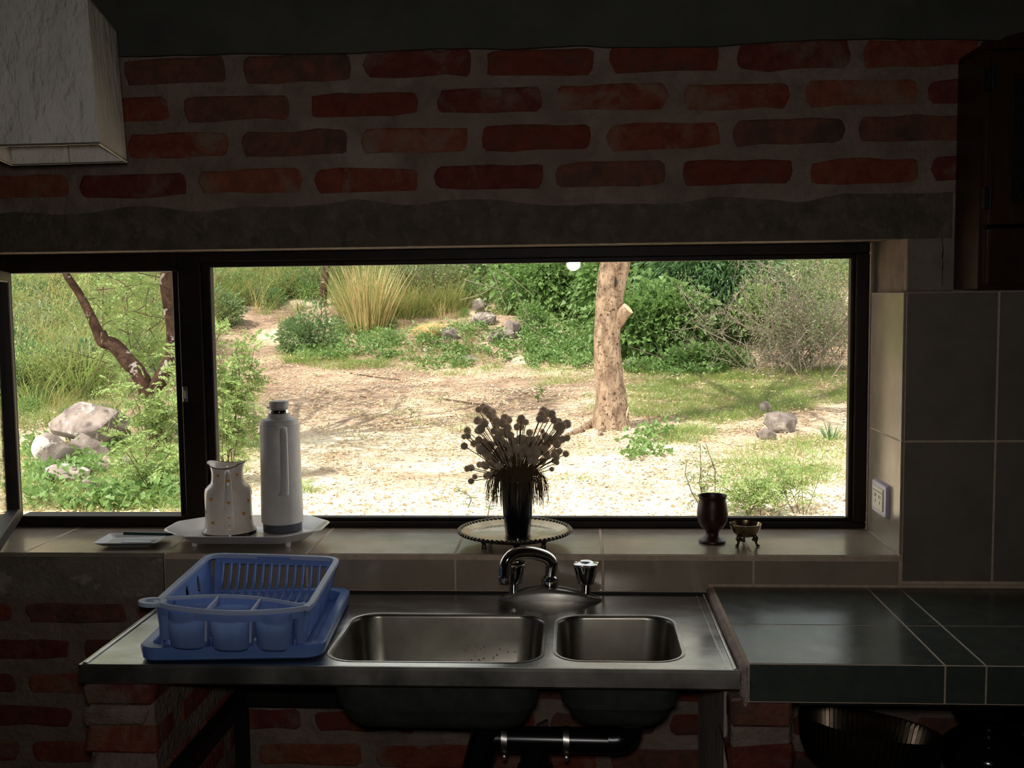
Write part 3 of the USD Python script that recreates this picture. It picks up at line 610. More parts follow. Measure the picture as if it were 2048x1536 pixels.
# silver salver with the dried flowers
SV = V([-.152, .098])
sv = thing('salver', 'round silver footed salver with a beaded rim under the vase', 'salver', (SV[0], SV[1], SZ))
part(sv, 'salver_body', lathe([(.0, .020), (.10, .020), (.112, .023), (.128, .031), (.133, .034), (.131, .0355), (.115, .029), (.102, .0235), (.0, .0225)], 64), M['silver'], smooth=40)
n = 72; a = np.linspace(0, 2 * PI, n, endpoint=False)
part(sv, 'beaded_rim', cat([moved(trimesh.creation.icosphere(1, 1.0), (.1335 * math.cos(q), .1335 * math.sin(q), .0345), s=(.0062, .0062, .0048)) for q in a] + [tube(np.stack([.1335 * np.cos(np.r_[a, a[:2]]), .1335 * np.sin(np.r_[a, a[:2]]), np.full(n + 2, .0343)], 1), .0036, 8, cap=False)]), M['silver_dark'], smooth=True)
for q in (-2.5, -PI / 2 + .1, -.62, .7, 2.4):
    x, y = .088 * math.cos(q), .088 * math.sin(q)
    part(sv, 'foot', moved(cat([lathe([(.001, .0), (.006, 0), (.0075, .003), (.005, .009), (.006, .014), (.011, .0195), (.001, .0205)], 14), moved(trimesh.creation.icosphere(1, .0055), (0, 0, .0055), s=(1.4, .8, 1))]), (x, y, 0)), M['silver_dark'], smooth=50)
VZ = SZ + .0228
vs = thing('vase', 'tall tapered dark blue vase on the silver salver', 'vase', (-.1445, .098, VZ))
part(vs, 'vase_body', lathe([(.0, .0), (.0290, .0), (.0302, .002), (.0330, .03), (.0385, .09), (.0425, .132), (.0422, .1335), (.0410, .133), (.0370, .09), (.0315, .03), (.028, .006), (.0, .005)], 48), M['vase'], smooth=40)
part(vs, 'foot_ring', lathe([(.024, -.0002), (.0285, -.0002), (.0298, .0012), (.024, .0012)], 40), M['vase'])
dfl = thing('dried_flowers', 'bunch of brown dried thistle flowers standing in the dark vase', 'dried flowers', (-.1445, .098, VZ + .13))
def head_mesh(r):
    m = trimesh.creation.icosphere(1, r * .62); k = 190; d = rng.normal(size=(k, 3)); d /= np.linalg.norm(d, axis=1, keepdims=True)
    s = np.cross(d, rng.normal(size=(k, 3))); s /= np.linalg.norm(s, axis=1, keepdims=True); L = r * rng.uniform(.6, 1.0, k)[:, None]
    v = np.stack([d * r * .3 - s * r * .07, d * r * .3 + s * r * .07, d * L], 1).reshape(-1, 3)
    return cat([m, trimesh.Trimesh(v, np.arange(3 * k).reshape(-1, 3), process=False)])
PX = 2.5 / 2100
headpx = [(975, 825, 11), (966, 820, 8), (985, 832, 9), (957, 845, 9), (967, 856, 10), (960, 862, 8), (995, 846, 9), (1008, 848, 10), (1018, 846, 9), (993, 862, 8), (1005, 868, 9), (1016, 874, 9), (935, 866, 8), (940, 872, 7), (930, 876, 6), (934, 890, 8), (948, 893, 8), (962, 879, 8),
          (972, 886, 9), (966, 900, 10), (978, 900, 11), (973, 912, 10), (984, 893, 9), (995, 889, 8), (1008, 886, 9), (1012, 897, 9), (1030, 884, 9), (1046, 881, 12), (1053, 893, 10), (1040, 897, 10), (1028, 900, 9), (1043, 848, 9), (1037, 858, 8), (1054, 850, 7), (1062, 870, 8), (1071, 877, 6), (1090, 827, 9), (1098, 833, 9), (1108, 828, 9),
          (1112, 840, 8), (1118, 855, 9), (1127, 852, 10), (1137, 850, 10), (1124, 864, 8), (1117, 877, 8), (1128, 880, 8), (1138, 878, 7), (1098, 880, 9), (1106, 886, 10), (1092, 897, 9), (1082, 889, 8), (1078, 905, 9), (1088, 912, 9), (1063, 903, 10), (1056, 910, 10), (1045, 912, 9), (1020, 912, 9), (1008, 912, 9), (1000, 905, 9), (990, 925, 10), (985, 935, 9), (994, 942, 9),
          (975, 930, 8), (968, 934, 8), (940, 945, 8), (936, 941, 7), (945, 963, 7), (950, 959, 6), (1112, 910, 7), (1122, 908, 7), (1135, 910, 7), (1118, 918, 6), (1110, 930, 6), (1075, 920, 8), (1086, 935, 7), (1060, 925, 9), (1030, 922, 9), (1040, 930, 8), (1015, 930, 8), (1002, 930, 8), (980, 950, 7), (1000, 955, 8), (1095, 915, 8), (1070, 890, 9), (1025, 870, 7)]
stems = []
more = [(u + rng.normal(0, 9), v_ + rng.normal(2, 8), r * .9) for u, v_, r in headpx if 955 < u < 1125]
for i, (u, v_, r) in enumerate(headpx + more):
    dy = rng.uniform(-.055, .05)
    x = (u - 1036) * PX; z = (965 - v_) * PX + .004
    p = V([x, dy, z]); part(dfl, 'flower_head', moved(head_mesh(r * PX * 1.45), p), M['dry_head'])
    b = V([x * .16, dy * .3, -.02]); mid = V([x * .45, dy * .6, max(z * .45, .01)])
    stems.append(tube(spline([V([b[0] * .7, b[1] * .7, -.11]), b, mid, p], 9), .0009, 4))
part(dfl, 'stems', cat(stems), M['dry_stem'], kind='stuff')
hang = []
for _ in range(300):
    a = rng.uniform(0, 2 * PI); r0, r1 = .034, rng.uniform(.047, .074); L = rng.uniform(.02, .09)
    c, s = math.cos(a), math.sin(a)
    hang.append(tube(spline([(r0 * .8 * c, r0 * .8 * s, -.01), (r0 * 1.15 * c, r0 * 1.15 * s, .012 + rng.uniform(0, .03)), (r1 * c, r1 * s, .005), ((r1 + rng.uniform(-.004, .01)) * c, r1 * s, -L * .7)], 7), .0006, 3))
part(dfl, 'drooping_fibres', cat(hang), M['dry_stem'], kind='stuff')

mg = thing('mate_cup', 'dark turned wooden mate cup on the window ledge', 'cup', (.324, .118, SZ))
part(mg, 'cup_bowl', lathe([(.0, .026), (.012, .026), (.018, .030), (.0275, .038), (.0355, .054), (.0372, .072), (.0345, .094), (.0322, .104), (.0330, .110), (.0350, .1135), (.0345, .115), (.0325, .1145), (.0295, .104), (.031, .09), (.033, .07), (.028, .045), (.0, .04)], 48), M['dark_wood'], smooth=40)
part(mg, 'cup_foot', lathe([(.0, .0), (.0305, .0), (.0322, .0025), (.0315, .0065), (.0235, .0110), (.0165, .0165), (.0150, .022), (.0165, .0275), (.001, .028)], 48), M['dark_wood'], smooth=40)
sbw = thing('sugar_bowl', 'small tarnished silver bowl on three scrolled legs', 'bowl', (.399, .092, SZ))
part(sbw, 'bowl_body', lathe([(.0, .0195), (.012, .0198), (.023, .024), (.0325, .034), (.0368, .048), (.0372, .052), (.0362, .0525), (.0352, .049), (.031, .036), (.022, .0265), (.0, .0225)], 44), M['silver'], smooth=40)
for q in (-2.4, -.55, 1.55):
    c, s = math.cos(q), math.sin(q)
    lg = tube(spline([(.021 * c, .021 * s, .027), (.027 * c, .027 * s, .018), (.026 * c, .026 * s, .010), (.031 * c, .031 * s, .001)], 12), [.006, .0058, .0055, .005, .0045, .004, .0036, .0033, .003, .003, .0032, .0034], 10)
    part(sbw, 'scroll_leg', cat([lg, moved(trimesh.creation.icosphere(1, .0045), (.023 * c - .006 * s, .023 * s + .006 * c, .017)), moved(trimesh.creation.icosphere(1, .0045), (.023 * c + .006 * s, .023 * s - .006 * c, .017)), moved(trimesh.creation.icosphere(1, .0042), (.031 * c, .031 * s, .003), s=(1.2, 1.2, .7))]), M['silver_dark'], smooth=True)
# wall socket on the reveal
so = thing('wall_socket', 'white double power socket on the tiled side of the window', 'socket', (.729, .134, 1.096))
pl2 = rrect(.118, .078, .008, 5)   # y, z
def yz(p2, x): return np.column_stack([np.full(len(p2), x), p2])
part(so, 'cover_plate', rings([yz(pl2 * 1.0, 0), yz(pl2, -.004), yz(pl2 * [.97, .95], -.0085), yz(pl2 * [.80, .80], -.009)], cap1=True), mat('socket_plate', '#b9b5c6', None, rough=.35), smooth=35)
part(so, 'insert', bx(-.0115, -.008, -.040, .040, -.026, .027, .001), mat('socket_insert', '#cfc8b4', None, rough=.4))
for yy in (-.018, .018):
    part(so, 'pin_hole', cat([bx(-.0120, -.0112, yy - .006 + dy, yy - .0035 + dy, zz - .004, zz + .004) for dy, zz in ((0, .006), (.010, .006), (.005, -.008))]), M['dark_hole'])
part(so, 'seam', bx(-.0119, -.0112, -.036, .036, .0165, .0178), M['dark_hole'])

# ================================================================== LAMP, CABINET, THINGS UNDER THE WORKTOP
psi = .227; LS, LH = .25, .255; LA = V([-.838, -.566]); rvec = V([math.cos(psi), math.sin(psi)]); nvec = V([-rvec[1], rvec[0]])
LC = LA + nvec * LS / 2 - rvec * LS / 2
lp = thing('pendant_lamp', 'white crumpled paper box lampshade hanging from the ceiling', 'lamp', (LC[0], LC[1], 1.860), math.degrees(psi))
h, hw = LS / 2, .108; X_ = h - 2 * hw                      # the shade runs from x = X_ to h
tl = lambda m: moved(m, rz=0, ry=-.038)                    # it hangs a little askew
for k, (x0, x1, y0, y1) in enumerate(((X_, h, -h, -h + .0016), (X_, h, h - .0016, h), (X_, X_ + .0016, -h + .0016, h - .0016), (h - .0016, h, -h + .0016, h - .0016))):
    part(lp, 'paper_panel', tl(bx(x0, x1, y0, y1, 0, LH)), M['paper'])
def loop(z, r=.0016): return cat([tube([a, b], r, 6) for a, b in zip([(X_, -h, z), (h, -h, z), (h, h, z), (X_, h, z)], [(h, -h, z), (h, h, z), (X_, h, z), (X_, -h, z)])])
xm = (X_ + h) / 2
part(lp, 'wire_frame', tl(cat([loop(.001, .0022), loop(LH - .001, .0022), tube([(xm, -h, LH - .002), (xm, h, LH - .002)], .0012, 6), tube([(X_, 0, LH - .002), (h, 0, LH - .002)], .0012, 6), tube([(xm, h - .003, .0), (xm, h - .003, LH)], .0009, 6)])), M['wire'])
xl = (xm, 0, 0)
part(lp, 'lamp_holder', moved(lathe([(.0, .175), (.017, .175), (.019, .18), (.019, .225), (.012, .24), (.0, .243)], 24), xl), M['cord'], smooth=40)
part(lp, 'bulb', moved(lathe([(.0, .075), (.018, .08), (.029, .098), (.029, .118), (.02, .145), (.0135, .165), (.013, .178), (.0, .179)], 28), xl), M['bulb'], smooth=True)
part(lp, 'cord', tube([(xm, 0, .24), (xm, 0, CEIL - 1.860 - .02)], .0032, 8), M['cord'])
part(lp, 'ceiling_rose', moved(lathe([(.0, -.03), (.02, -.028), (.045, -.008), (.047, 0), (.0, 0)], 28), (xm, 0, CEIL - 1.860)), M['cord'], smooth=40)

cb = thing('wall_cabinet', 'dark brown wooden wall cabinet with a glazed door at the right edge', 'cabinet')
CX0, CX1, CY0, CZ0, CZ1 = .836, 1.36, -.145, 1.592, 2.082
part(cb, 'carcass', cat([bx(CX0, CX0 + .016, CY0, -.0048, CZ0, CZ1), bx(CX1 - .016, CX1, CY0, -.0048, CZ0, CZ1), bx(CX0 + .016, CX1 - .016, CY0, -.0048, CZ0, CZ0 + .016), bx(CX0 + .016, CX1 - .016, CY0, -.0048, CZ1 - .016, CZ1), bx(CX0 + .016, CX1 - .016, -.012, -.0048, CZ0, CZ1), bx(CX0 + .016, CX1 - .016, CY0, -.02, 1.725, 1.735)]), M['cab_wood'])
xs = np.linspace(CX0 - .004, CX1 + .004, 40); f = (xs - xs[0]) / (xs[-1] - xs[0]); zt = 2.094 + .030 * np.clip(np.sin(PI * np.clip((f - .06) / .88, 0, 1)), 0, 1) ** .5
part(cb, 'cornice', extr_y(Polygon(list(zip(xs, zt)) + [(xs[-1], 2.078), (xs[0], 2.078)]), CY0 - .016, CY0 + .004), M['cab_wood'])
part(cb, 'crest_board', extr_y(Polygon([(CX0, 2.08), (CX1, 2.08), (CX1, 2.092), (CX0, 2.092)]), CY0 - .012, -.006), M['cab_wood'])
def door(x0, x1):
    z0, z1, yf = 1.7235, 2.074, CY0 - .019
    d = part(cb, 'door', cat([bx(x0, x0 + .045, yf, CY0 - .001, z0, z1, .002), bx(x1 - .045, x1, yf, CY0 - .001, z0, z1, .002), bx(x0 + .045, x1 - .045, yf, CY0 - .001, z0, z0 + .045, .002), bx(x0 + .045, x1 - .045, yf, CY0 - .001, z1 - .05, z1, .002)]), M['cab_wood'])
    part(d, 'door_panel', bx(x0 + .043, x1 - .043, yf + .007, yf + .011, z0 + .043, z1 - .048), M['cab_dark'], label='dark textured door panel')
    g = moved(lathe([(.001, -.016), (.007, -.013), (.010, -.006), (.007, 0), (.006, .003)], 18), rx=PI / 2)
    part(d, 'knob', moved(g, ((x1 - .022) if x0 < 1.0 else (x0 + .022), yf, 1.90)), M['clamp'], smooth=True)
door(CX0 + .014, 1.096); door(1.099, CX1 - .014)
for z in (2.018, 1.778): part(cb, 'hinge', cat([bx(CX0 + .002, CX0 + .014, CY0 - .022, CY0 - .004, z - .022, z + .022, .001), moved(trimesh.creation.cylinder(.004, .046, sections=12), (CX0 + .013, CY0 - .022, z))]), M['black_steel'])
for x0, x1 in ((CX0 + .014, 1.096), (1.099, CX1 - .014)):
    d = part(cb, 'drawer', bx(x0, x1, CY0 - .017, CY0 - .001, 1.602, 1.717, .003), M['cab_wood'])
    part(d, 'knob', moved(moved(lathe([(.001, -.016), (.007, -.013), (.010, -.006), (.007, 0), (.006, .003)], 18), rx=PI / 2), ((x0 + x1) / 2, CY0 - .017, 1.66)), M['clamp'], smooth=True)

sh = part(None, 'shelf', bx(.41, 1.74, -.47, -.19, .576, .596, .002), M['shelf']); tag(sh, 'narrow grey shelf board under the tiled worktop', 'shelf')
n = 300; t = np.linspace(0, 2 * PI, n, endpoint=False); rs = []
for r, z, a in ((.001, .0, 0), (.075, .0, 0), (.095, .005, .006), (.118, .024, .01), (.133, .055, .012), (.140, .095, .012), (.141, .104, .012), (.139, .106, .012), (.136, .103, .015), (.133, .09, .018), (.126, .055, .018), (.110, .027, .016), (.088, .008, .01), (.001, .006, 0)):
    rr = r * (1 + a * np.cos(t * 75)); rs.append(np.stack([rr * np.cos(t), rr * np.sin(t), np.full(n, z)], 1))
m = moved(rings(rs), ry=math.radians(8), rx=math.radians(-9)); m.apply_translation([.576, -.31, .5965 - m.bounds[0][2]])
solo('fluted_bowl', 'black fluted bowl leaning under the tiled worktop', 'bowl', m, M['fluted'], 30)
jr_ = thing('black_jar', 'glossy black jar with a wide collar under the worktop', 'jar', (.822, -.30, .597))
part(jr_, 'jar_body', lathe([(.0, .0), (.05, .0), (.056, .004), (.083, .030), (.092, .058), (.085, .085), (.062, .103), (.046, .110), (.044, .114), (.001, .114)], 52), M['black_glaze'], smooth=40)
part(jr_, 'collar', lathe([(.043, .112), (.049, .118), (.066, .134), (.073, .147), (.071, .1495), (.063, .138), (.04, .116)], 52), M['black_glaze'], smooth=40)
part(jr_, 'handle', tube(spline([(.06, -.03, .138), (.095, -.045, .13), (.104, -.048, .10), (.084, -.04, .07)], 16), .007, 10), M['black_glaze'], smooth=50)

# ================================================================== OUTDOORS
rg = np.random.default_rng(21)
def sig(x): return 1 / (1 + np.exp(-x))
def sp_(x, k=.8): return k * np.logaddexp(0, np.asarray(x) / k)
BEAR = lambda x, y: np.asarray(x) / np.maximum(np.asarray(y) + 2.4, .5)
def terrain(x, y, fine=True):
    x, y = np.asarray(x, float), np.asarray(y, float); d = y + 2.4; a = BEAR(x, y)
    L = sig((-a - .385) / .018); R = sig((a - .10) / .03)
    z = .20 + .10 * sp_(d - 27, 2) + .105 * sp_(d - 11.2) + .17 * sp_(d - 18.5, 1.2) + L * .10 * sp_(d - 8.6, .5) + R * .05 * sp_(d - 15, .6)
    z = z + .42 * np.exp(-(((x + 1.15) / 1.3) ** 2 + ((y - 14.6) / 1.1) ** 2)) + .16 * np.exp(-(((x + 2.8) / 1.2) ** 2 + ((y - 13.8) / .9) ** 2))
    p = np.stack([x, y, 0 * x], -1)
    z = z + .10 * (meshkit.fbm(p * .55, 3, 5) - .5) * np.clip((d - 6) / 5, .3, 2)
    if fine: z = z + .030 * (meshkit.fbm(p * 3.1, 3, 8) - .5)
    return z
def ray(u, v):
    d = FWD + (u - 1024) / FPX * RIGHT - (v - 768) / FPX * UP; return d / d[1]
def gp(u, v):
    """The point of the ground seen at pixel u, v."""
    d = ray(u, v); s = np.arange(4.5, 45, .03); p = EYE + s[:, None] * d
    i = np.nonzero(p[:, 2] < terrain(p[:, 0], p[:, 1]))[0]
    q = p[i[0]] if len(i) else p[-1]
    return V([q[0], q[1], float(terrain(q[0], q[1]))])
def off(u, v, dx, dy, dz=-.03):
    q = gp(u, v); return V([q[0] + dx, q[1] + dy, float(terrain(q[0] + dx, q[1] + dy)) + dz])
def atd(u, v, y): return EYE + ray(u, v) * (y - EYE[1])
def onto(x, y): return V([x, y, float(terrain(x, y))])

# ---- outdoor materials
usdkit.material(stage, '/World/Looks/soil', {
    'g': ('geometry', {}), 'sx': ('separate_xyz', {}), 'gy': ('map_range', {'from_min': 4.5, 'from_max': 10.5, 'to_min': .18, 'to_max': -.04, 'clamp': True}),
    'n1': ('noise_texture', {'scale': .8, 'detail': 9, 'roughness': .68, 'distortion': .3}), 'n2': ('noise_texture', {'scale': 16, 'detail': 6, 'roughness': .7}), 'n3': ('noise_texture', {'scale': .45, 'detail': 3}),
    'ad': ('math', {'math_type': 'add'}), 'r1': ('rgb_ramp', {'ramp': [(.32, lin('#7a6454')), (.44, lin('#967e69')), (.53, lin('#b39c84')), (.64, lin('#d3c2a6')), (.8, lin('#e2d5bd'))]}),
    'r2': ('rgb_ramp', {'ramp': [(.38, lin('#5f4c3e')), (.46, lin('#ffffff'))]}), 'mu': ('mix_color', {'blend_type': 'multiply', 'fac': .55}),
    'b': ('bump', {'strength': 1.0, 'distance': .012}), 'bn': ('noise_texture', {'scale': 28, 'detail': 5}), 'p': ('principled_bsdf', {'roughness': .95, 'specular_ior_level': .1})},
    [('g.position', 'sx.vector'), ('sx.y', 'gy.value'), ('g.position', 'n1.vector'), ('g.position', 'n2.vector'), ('n1.fac', 'ad.value1'), ('gy.result', 'ad.value2'), ('ad.value', 'r1.fac'), ('n2.fac', 'r2.fac'),
     ('r1.color', 'mu.a'), ('r2.color', 'mu.b'), ('mu.result', 'p.base_color'), ('g.position', 'bn.vector'), ('bn.fac', 'b.height'), ('b.normal', 'p.normal')], surface='p.BSDF'); M['soil'] = '/World/Looks/soil'
M['litter'] = mat('litter', '#c9b492', '#6f5640', island=[(0, lin('#bfa987')), (.4, lin('#a58a69')), (.75, lin('#84674c')), (1, lin('#5c4534'))], rough=.9, spec=.1)
M['gravel'] = mat('gravel', '#bfb09a', '#8d7d69', island=True, rough=.9, spec=.1)
M['rock_pale'] = mat('rock_pale', '#8f8278', '#665a53', 7, .9, bump=1.0, bscale=14, spec=.2, c3='#cbc3b8', scale3=4, ramp3=(.56, .62))
M['rock_grey'] = mat('rock_grey', '#7f736b', '#62574f', 9, .9, bump=1.0, bscale=20, spec=.2, c3='#9a9083', scale3=6, ramp3=(.5, .6))
M['bark'] = mat('bark', '#6f5948', '#a38b73', 16, .95, bump=1.0, bscale=16, bdist=.04, spec=.1, c3='#4a392d', scale3=30, ramp3=(.54, .64), stretch=(1, 1, .35), ramp=(.36, .60), detail=8)
M['bark_dark'] = mat('bark_dark', '#4a372a', '#34261d', 16, .95, bump=1.0, bscale=30, spec=.1, c3='#8d857b', scale3=9, ramp3=(.60, .64))
M['cut_wood'] = mat('cut_wood', '#d8c09a', '#c4a67c', 30, .8)
def leafm(name, a, b, c, tr=.35, rough=.5): 
    M[name] = mat(name, a, b, island=[(0, lin(a)), (.6, lin(b)), (1, lin(c))], rough=rough, spec=.35, translucent=tr)
leafm('leaf_vine', '#6f8b4c', '#849f5d', '#a7bb7c', .4)
leafm('leaf_dark', '#587548', '#6a8759', '#86a06c', .35, .35)
leafm('leaf_acacia', '#869a58', '#98ac69', '#b3c489', .3)
leafm('leaf_olive', '#80895f', '#959c70', '#aeb488', .35)
leafm('leaf_blue', '#6f8656', '#83996b', '#a0b386', .3)
leafm('grass_green', '#82994e', '#9aac62', '#b9c080', .4)
leafm('grass_dry', '#b39d66', '#c9b582', '#9a8a55', .35)
leafm('grass_mix', '#8a9054', '#a5a36c', '#bbb288', .4)
leafm('straw', '#cdb07a', '#dcc592', '#b3965f', .2)
leafm('twig', '#7d7060', '#5f5446', '#8f8272', 0, .9)
leafm('twig_dark', '#5a4a3a', '#43372b', '#6f5e4c', 0, .9)

# ---- leaf and blade builders
def unit(a): return a / (np.linalg.norm(a, axis=-1, keepdims=True) + 1e-9)
def leaves(P, D, L, W, fold=.25, droop=.0, nrm=None):
    """Kite leaves: base points P, directions D, lengths L, widths W; two folded triangles each."""
    n = len(P); D = unit(D); nrm = rg.normal(size=(n, 3)) + V([0, 0, 1.2]) if nrm is None else nrm
    S = unit(np.cross(D, nrm)); N = np.cross(S, D); L = np.broadcast_to(L, n)[:, None]; W = np.broadcast_to(W, n)[:, None]
    tip = P + D * L - V([0, 0, 1]) * droop * L; mid = P + D * L * .45
    v = np.stack([P, mid + S * W / 2 + N * W * fold, tip, mid - S * W / 2 + N * W * fold], 1).reshape(-1, 3)
    i = np.arange(n)[:, None] * 4
    return trimesh.Trimesh(v, np.vstack([i + [0, 2, 1], i + [0, 3, 2]]), process=False)
def blades(P, D, L, W, bend=.5, seg=3):
    """Grass blades that arch over; one tapering strip each."""
    n = len(P); D = unit(D); L = np.broadcast_to(L, n); W = np.broadcast_to(W, n); H = unit(D * [1, 1, 0] + rg.normal(size=(n, 3)) * [.15, .15, 0])
    S = unit(np.cross(D, H + [0, 0, .01])); out = []
    for k in range(seg):
        t = k / seg; c = P + D * (L * t)[:, None] + (H * .6 - V([0, 0, .75])) * (L * bend * t * t)[:, None]; w = (W * (1 - t * .8))[:, None] / 2
        out += [c + S * w, c - S * w]
    t = 1.0; out.append(P + D * L[:, None] + (H * .6 - V([0, 0, .75])) * (L * bend)[:, None])
    v = np.stack(out, 1).reshape(-1, 3); m = 2 * seg + 1; i = np.arange(n)[:, None] * m; f = []
    for k in range(seg - 1): f += [i + [2 * k, 2 * k + 1, 2 * k + 3], i + [2 * k, 2 * k + 3, 2 * k + 2]]
    f.append(i + [2 * seg - 2, 2 * seg - 1, 2 * seg])
    return trimesh.Trimesh(v, np.vstack(f), process=False)
def twigs(A, B, r=.003, sag=.0, sides=3):
    return cat([tube(spline([a, (a + b) / 2 + rg.normal(size=3) * np.linalg.norm(b - a) * .08 - [0, 0, sag], b], 4), np.linspace(r, r * .4, 4), sides, cap=False) for a, b in zip(A, B)])
def ball(n, rx, ry, rz, power=.45):
    d = unit(rg.normal(size=(n, 3))); return d * (rg.random(n) ** power)[:, None] * [rx, ry, rz], d
def bush_leaves(n, rx, ry, rz, L, W, up=.5, lumps=7, droop=.1):
    """Leaves gathered in lumps around a rounded crown that stands on the ground."""
    c, d = ball(lumps, rx * .62, ry * .62, rz * .6, .3); c[:, 2] = np.abs(c[:, 2]) + rz * .35
    k = rg.integers(0, lumps, n); e = unit(rg.normal(size=(n, 3))); P = c[k] + e * (rg.random(n) ** .35)[:, None] * V([rx, ry, rz]) * .5
    P[:, 2] = np.abs(P[:, 2]); D = e + (P - P.mean(0)) * .5 + [0, 0, up]
    s = rg.uniform(.7, 1.25, n)
    return leaves(P, D, L * s, W * s, droop=droop)
def fronds(P, D, L, pairs, l, w, droop=.35):
    """Feathery compound leaves: pairs of small leaflets along a drooping rachis."""
    n = len(P); D = unit(D); Ln = L * rg.uniform(.7, 1.2, n); S = unit(np.cross(D, rg.normal(size=(n, 3)) * .5 + [0, 0, 1])); o = []
    T = (np.arange(pairs) + .6) / pairs
    PP, DD = [], []
    for t in T:
        c = P + D * (Ln * t)[:, None] - V([0, 0, 1]) * (Ln * droop * t * t)[:, None]
        for s in (-1, 1): PP.append(c); DD.append(s * S + D * .45 + rg.normal(size=(n, 3)) * .12)
    k = len(T) * 2; PP = np.concatenate(PP); DD = np.concatenate(DD); taper = np.repeat(np.sin(np.clip(T * .8 + .2, 0, 1) * PI * .9) * .6 + .45, 2 * n)
    return leaves(PP, DD, l * taper, w * taper, fold=.1)
def stuff(name, label, catg, protos, pos, rz=None, sc=None, tilt=.12, idx=None):
    """One uncountable mass: many copies of a few pieces."""
    path = numbered('/World/' + name); pi = UsdGeom.PointInstancer.Define(stage, path); n = len(pos)
    tag(pi, label, catg, kind='stuff')
    for k, (nm, m, mm) in enumerate(protos):
        p = usdkit.mesh(stage, f'{path}/{nm}' + (f'_{k:03d}' if k else ''), m, mm); pi.GetPrototypesRel().AddTarget(p.GetPath())
    idx = rg.integers(0, len(protos), n) if idx is None else idx
    rz = rg.uniform(0, 2 * PI, n) if rz is None else rz; sc = rg.uniform(.7, 1.3, n) if sc is None else np.broadcast_to(sc, n)
    tx, ty = rg.normal(0, tilt, n), rg.normal(0, tilt, n)
    cz, sz = np.cos(rz / 2), np.sin(rz / 2); q = np.stack([cz, cz * tx / 2 + sz * ty / 2 * 0, cz * ty / 2, sz], 1); q /= np.linalg.norm(q, axis=1, keepdims=True)
    pi.CreateProtoIndicesAttr(Vt.IntArray.FromNumpy(idx.astype(np.int32))); pi.CreatePositionsAttr(Vt.Vec3fArray.FromNumpy(np.asarray(pos, np.float32)))
    pi.CreateOrientationsAttr(Vt.QuathArray([Gf.Quath(float(a), float(b), float(c), float(d)) for a, b, c, d in q]))
    pi.CreateScalesAttr(Vt.Vec3fArray.FromNumpy(np.repeat(sc[:, None], 3, 1).astype(np.float32)))
    return pi
def in_poly(pts, n):
    """n ground points seen inside a polygon of pixels, even over the picture."""
    po = Polygon(pts); x0, y0, x1, y1 = po.bounds; out = []
    while len(out) < n:
        u, v = rg.uniform(x0, x1), rg.uniform(y0, y1)
        if po.contains(Point(u, v)): out.append(gp(u, v))
    return V(out)
def scatter(n, fn, xr, yr):
    """n ground points in a rectangle, kept with the probability fn(x, y)."""
    out = np.zeros((0, 2))
    while len(out) < n:
        p = np.stack([rg.uniform(*xr, 4 * n), rg.uniform(*yr, 4 * n)], 1); out = np.vstack([out, p[rg.random(4 * n) < fn(p[:, 0], p[:, 1])]])
    out = out[:n]; return np.column_stack([out, terrain(out[:, 0], out[:, 1])])

# ---- ground
gx = np.concatenate([np.linspace(-34, -9, 60)[:-1], np.linspace(-9, 7, 201)[:-1], np.linspace(7, 26, 40)]); gy = np.concatenate([np.linspace(.36, 3, 14)[:-1], np.linspace(3, 20, 213)[:-1], np.linspace(20, 62, 70)])
XX, YY = np.meshgrid(gx, gy); ZZ = terrain(XX, YY); nv, nu = XX.shape
gm = rings(np.stack([XX, YY, ZZ], -1), close=False)
gr = part(None, 'ground', gm, M['soil'], smooth=True); tag(gr, 'pale stony garden soil rising to a bank behind the house', 'ground', kind='structure')

# ---- loose bits on the ground
fl_m = cat([leaves(V([[0, 0, .004]]), V([[1, .2, .12]]), .045, .022, .15)])
chips = [('flake', leaves(rg.uniform(-.25, .25, (26, 3)) * [1, 1, 0] + [0, 0, .006], rg.normal(size=(26, 3)) * [1, 1, .18], rg.uniform(.02, .055, 26), rg.uniform(.012, .024, 26), .2), M['litter']) for _ in range(3)]
path_w = lambda x, y: np.clip(1 - .45 * sig((y - 13)), 0, 1)
stuff('leaf_litter', 'fallen dry leaves strewn over the pale soil outside', 'leaf litter', chips, scatter(2600, path_w, (-8, 7), (3.2, 17)) + [0, 0, .004], sc=None, tilt=.05)
def pebble(s, seed):
    m = trimesh.creation.icosphere(1, 1.0); r = np.random.default_rng(seed); m.vertices *= r.uniform(.75, 1.15, (len(m.vertices), 1)); m.vertices *= [s, s * .8, s * .5]; return m
gravel = [('pebbles', cat([moved(pebble(rg.uniform(.006, .018), k * 10 + j), rg.uniform(-.25, .25, 3) * [1, 1, 0]) for j in range(14)]), M['gravel']) for k in range(3)]
stuff('gravel', 'small pale stones scattered over the soil outside', 'gravel', gravel, scatter(1700, path_w, (-7, 7), (3.2, 15)) + [0, 0, .004], tilt=.03)

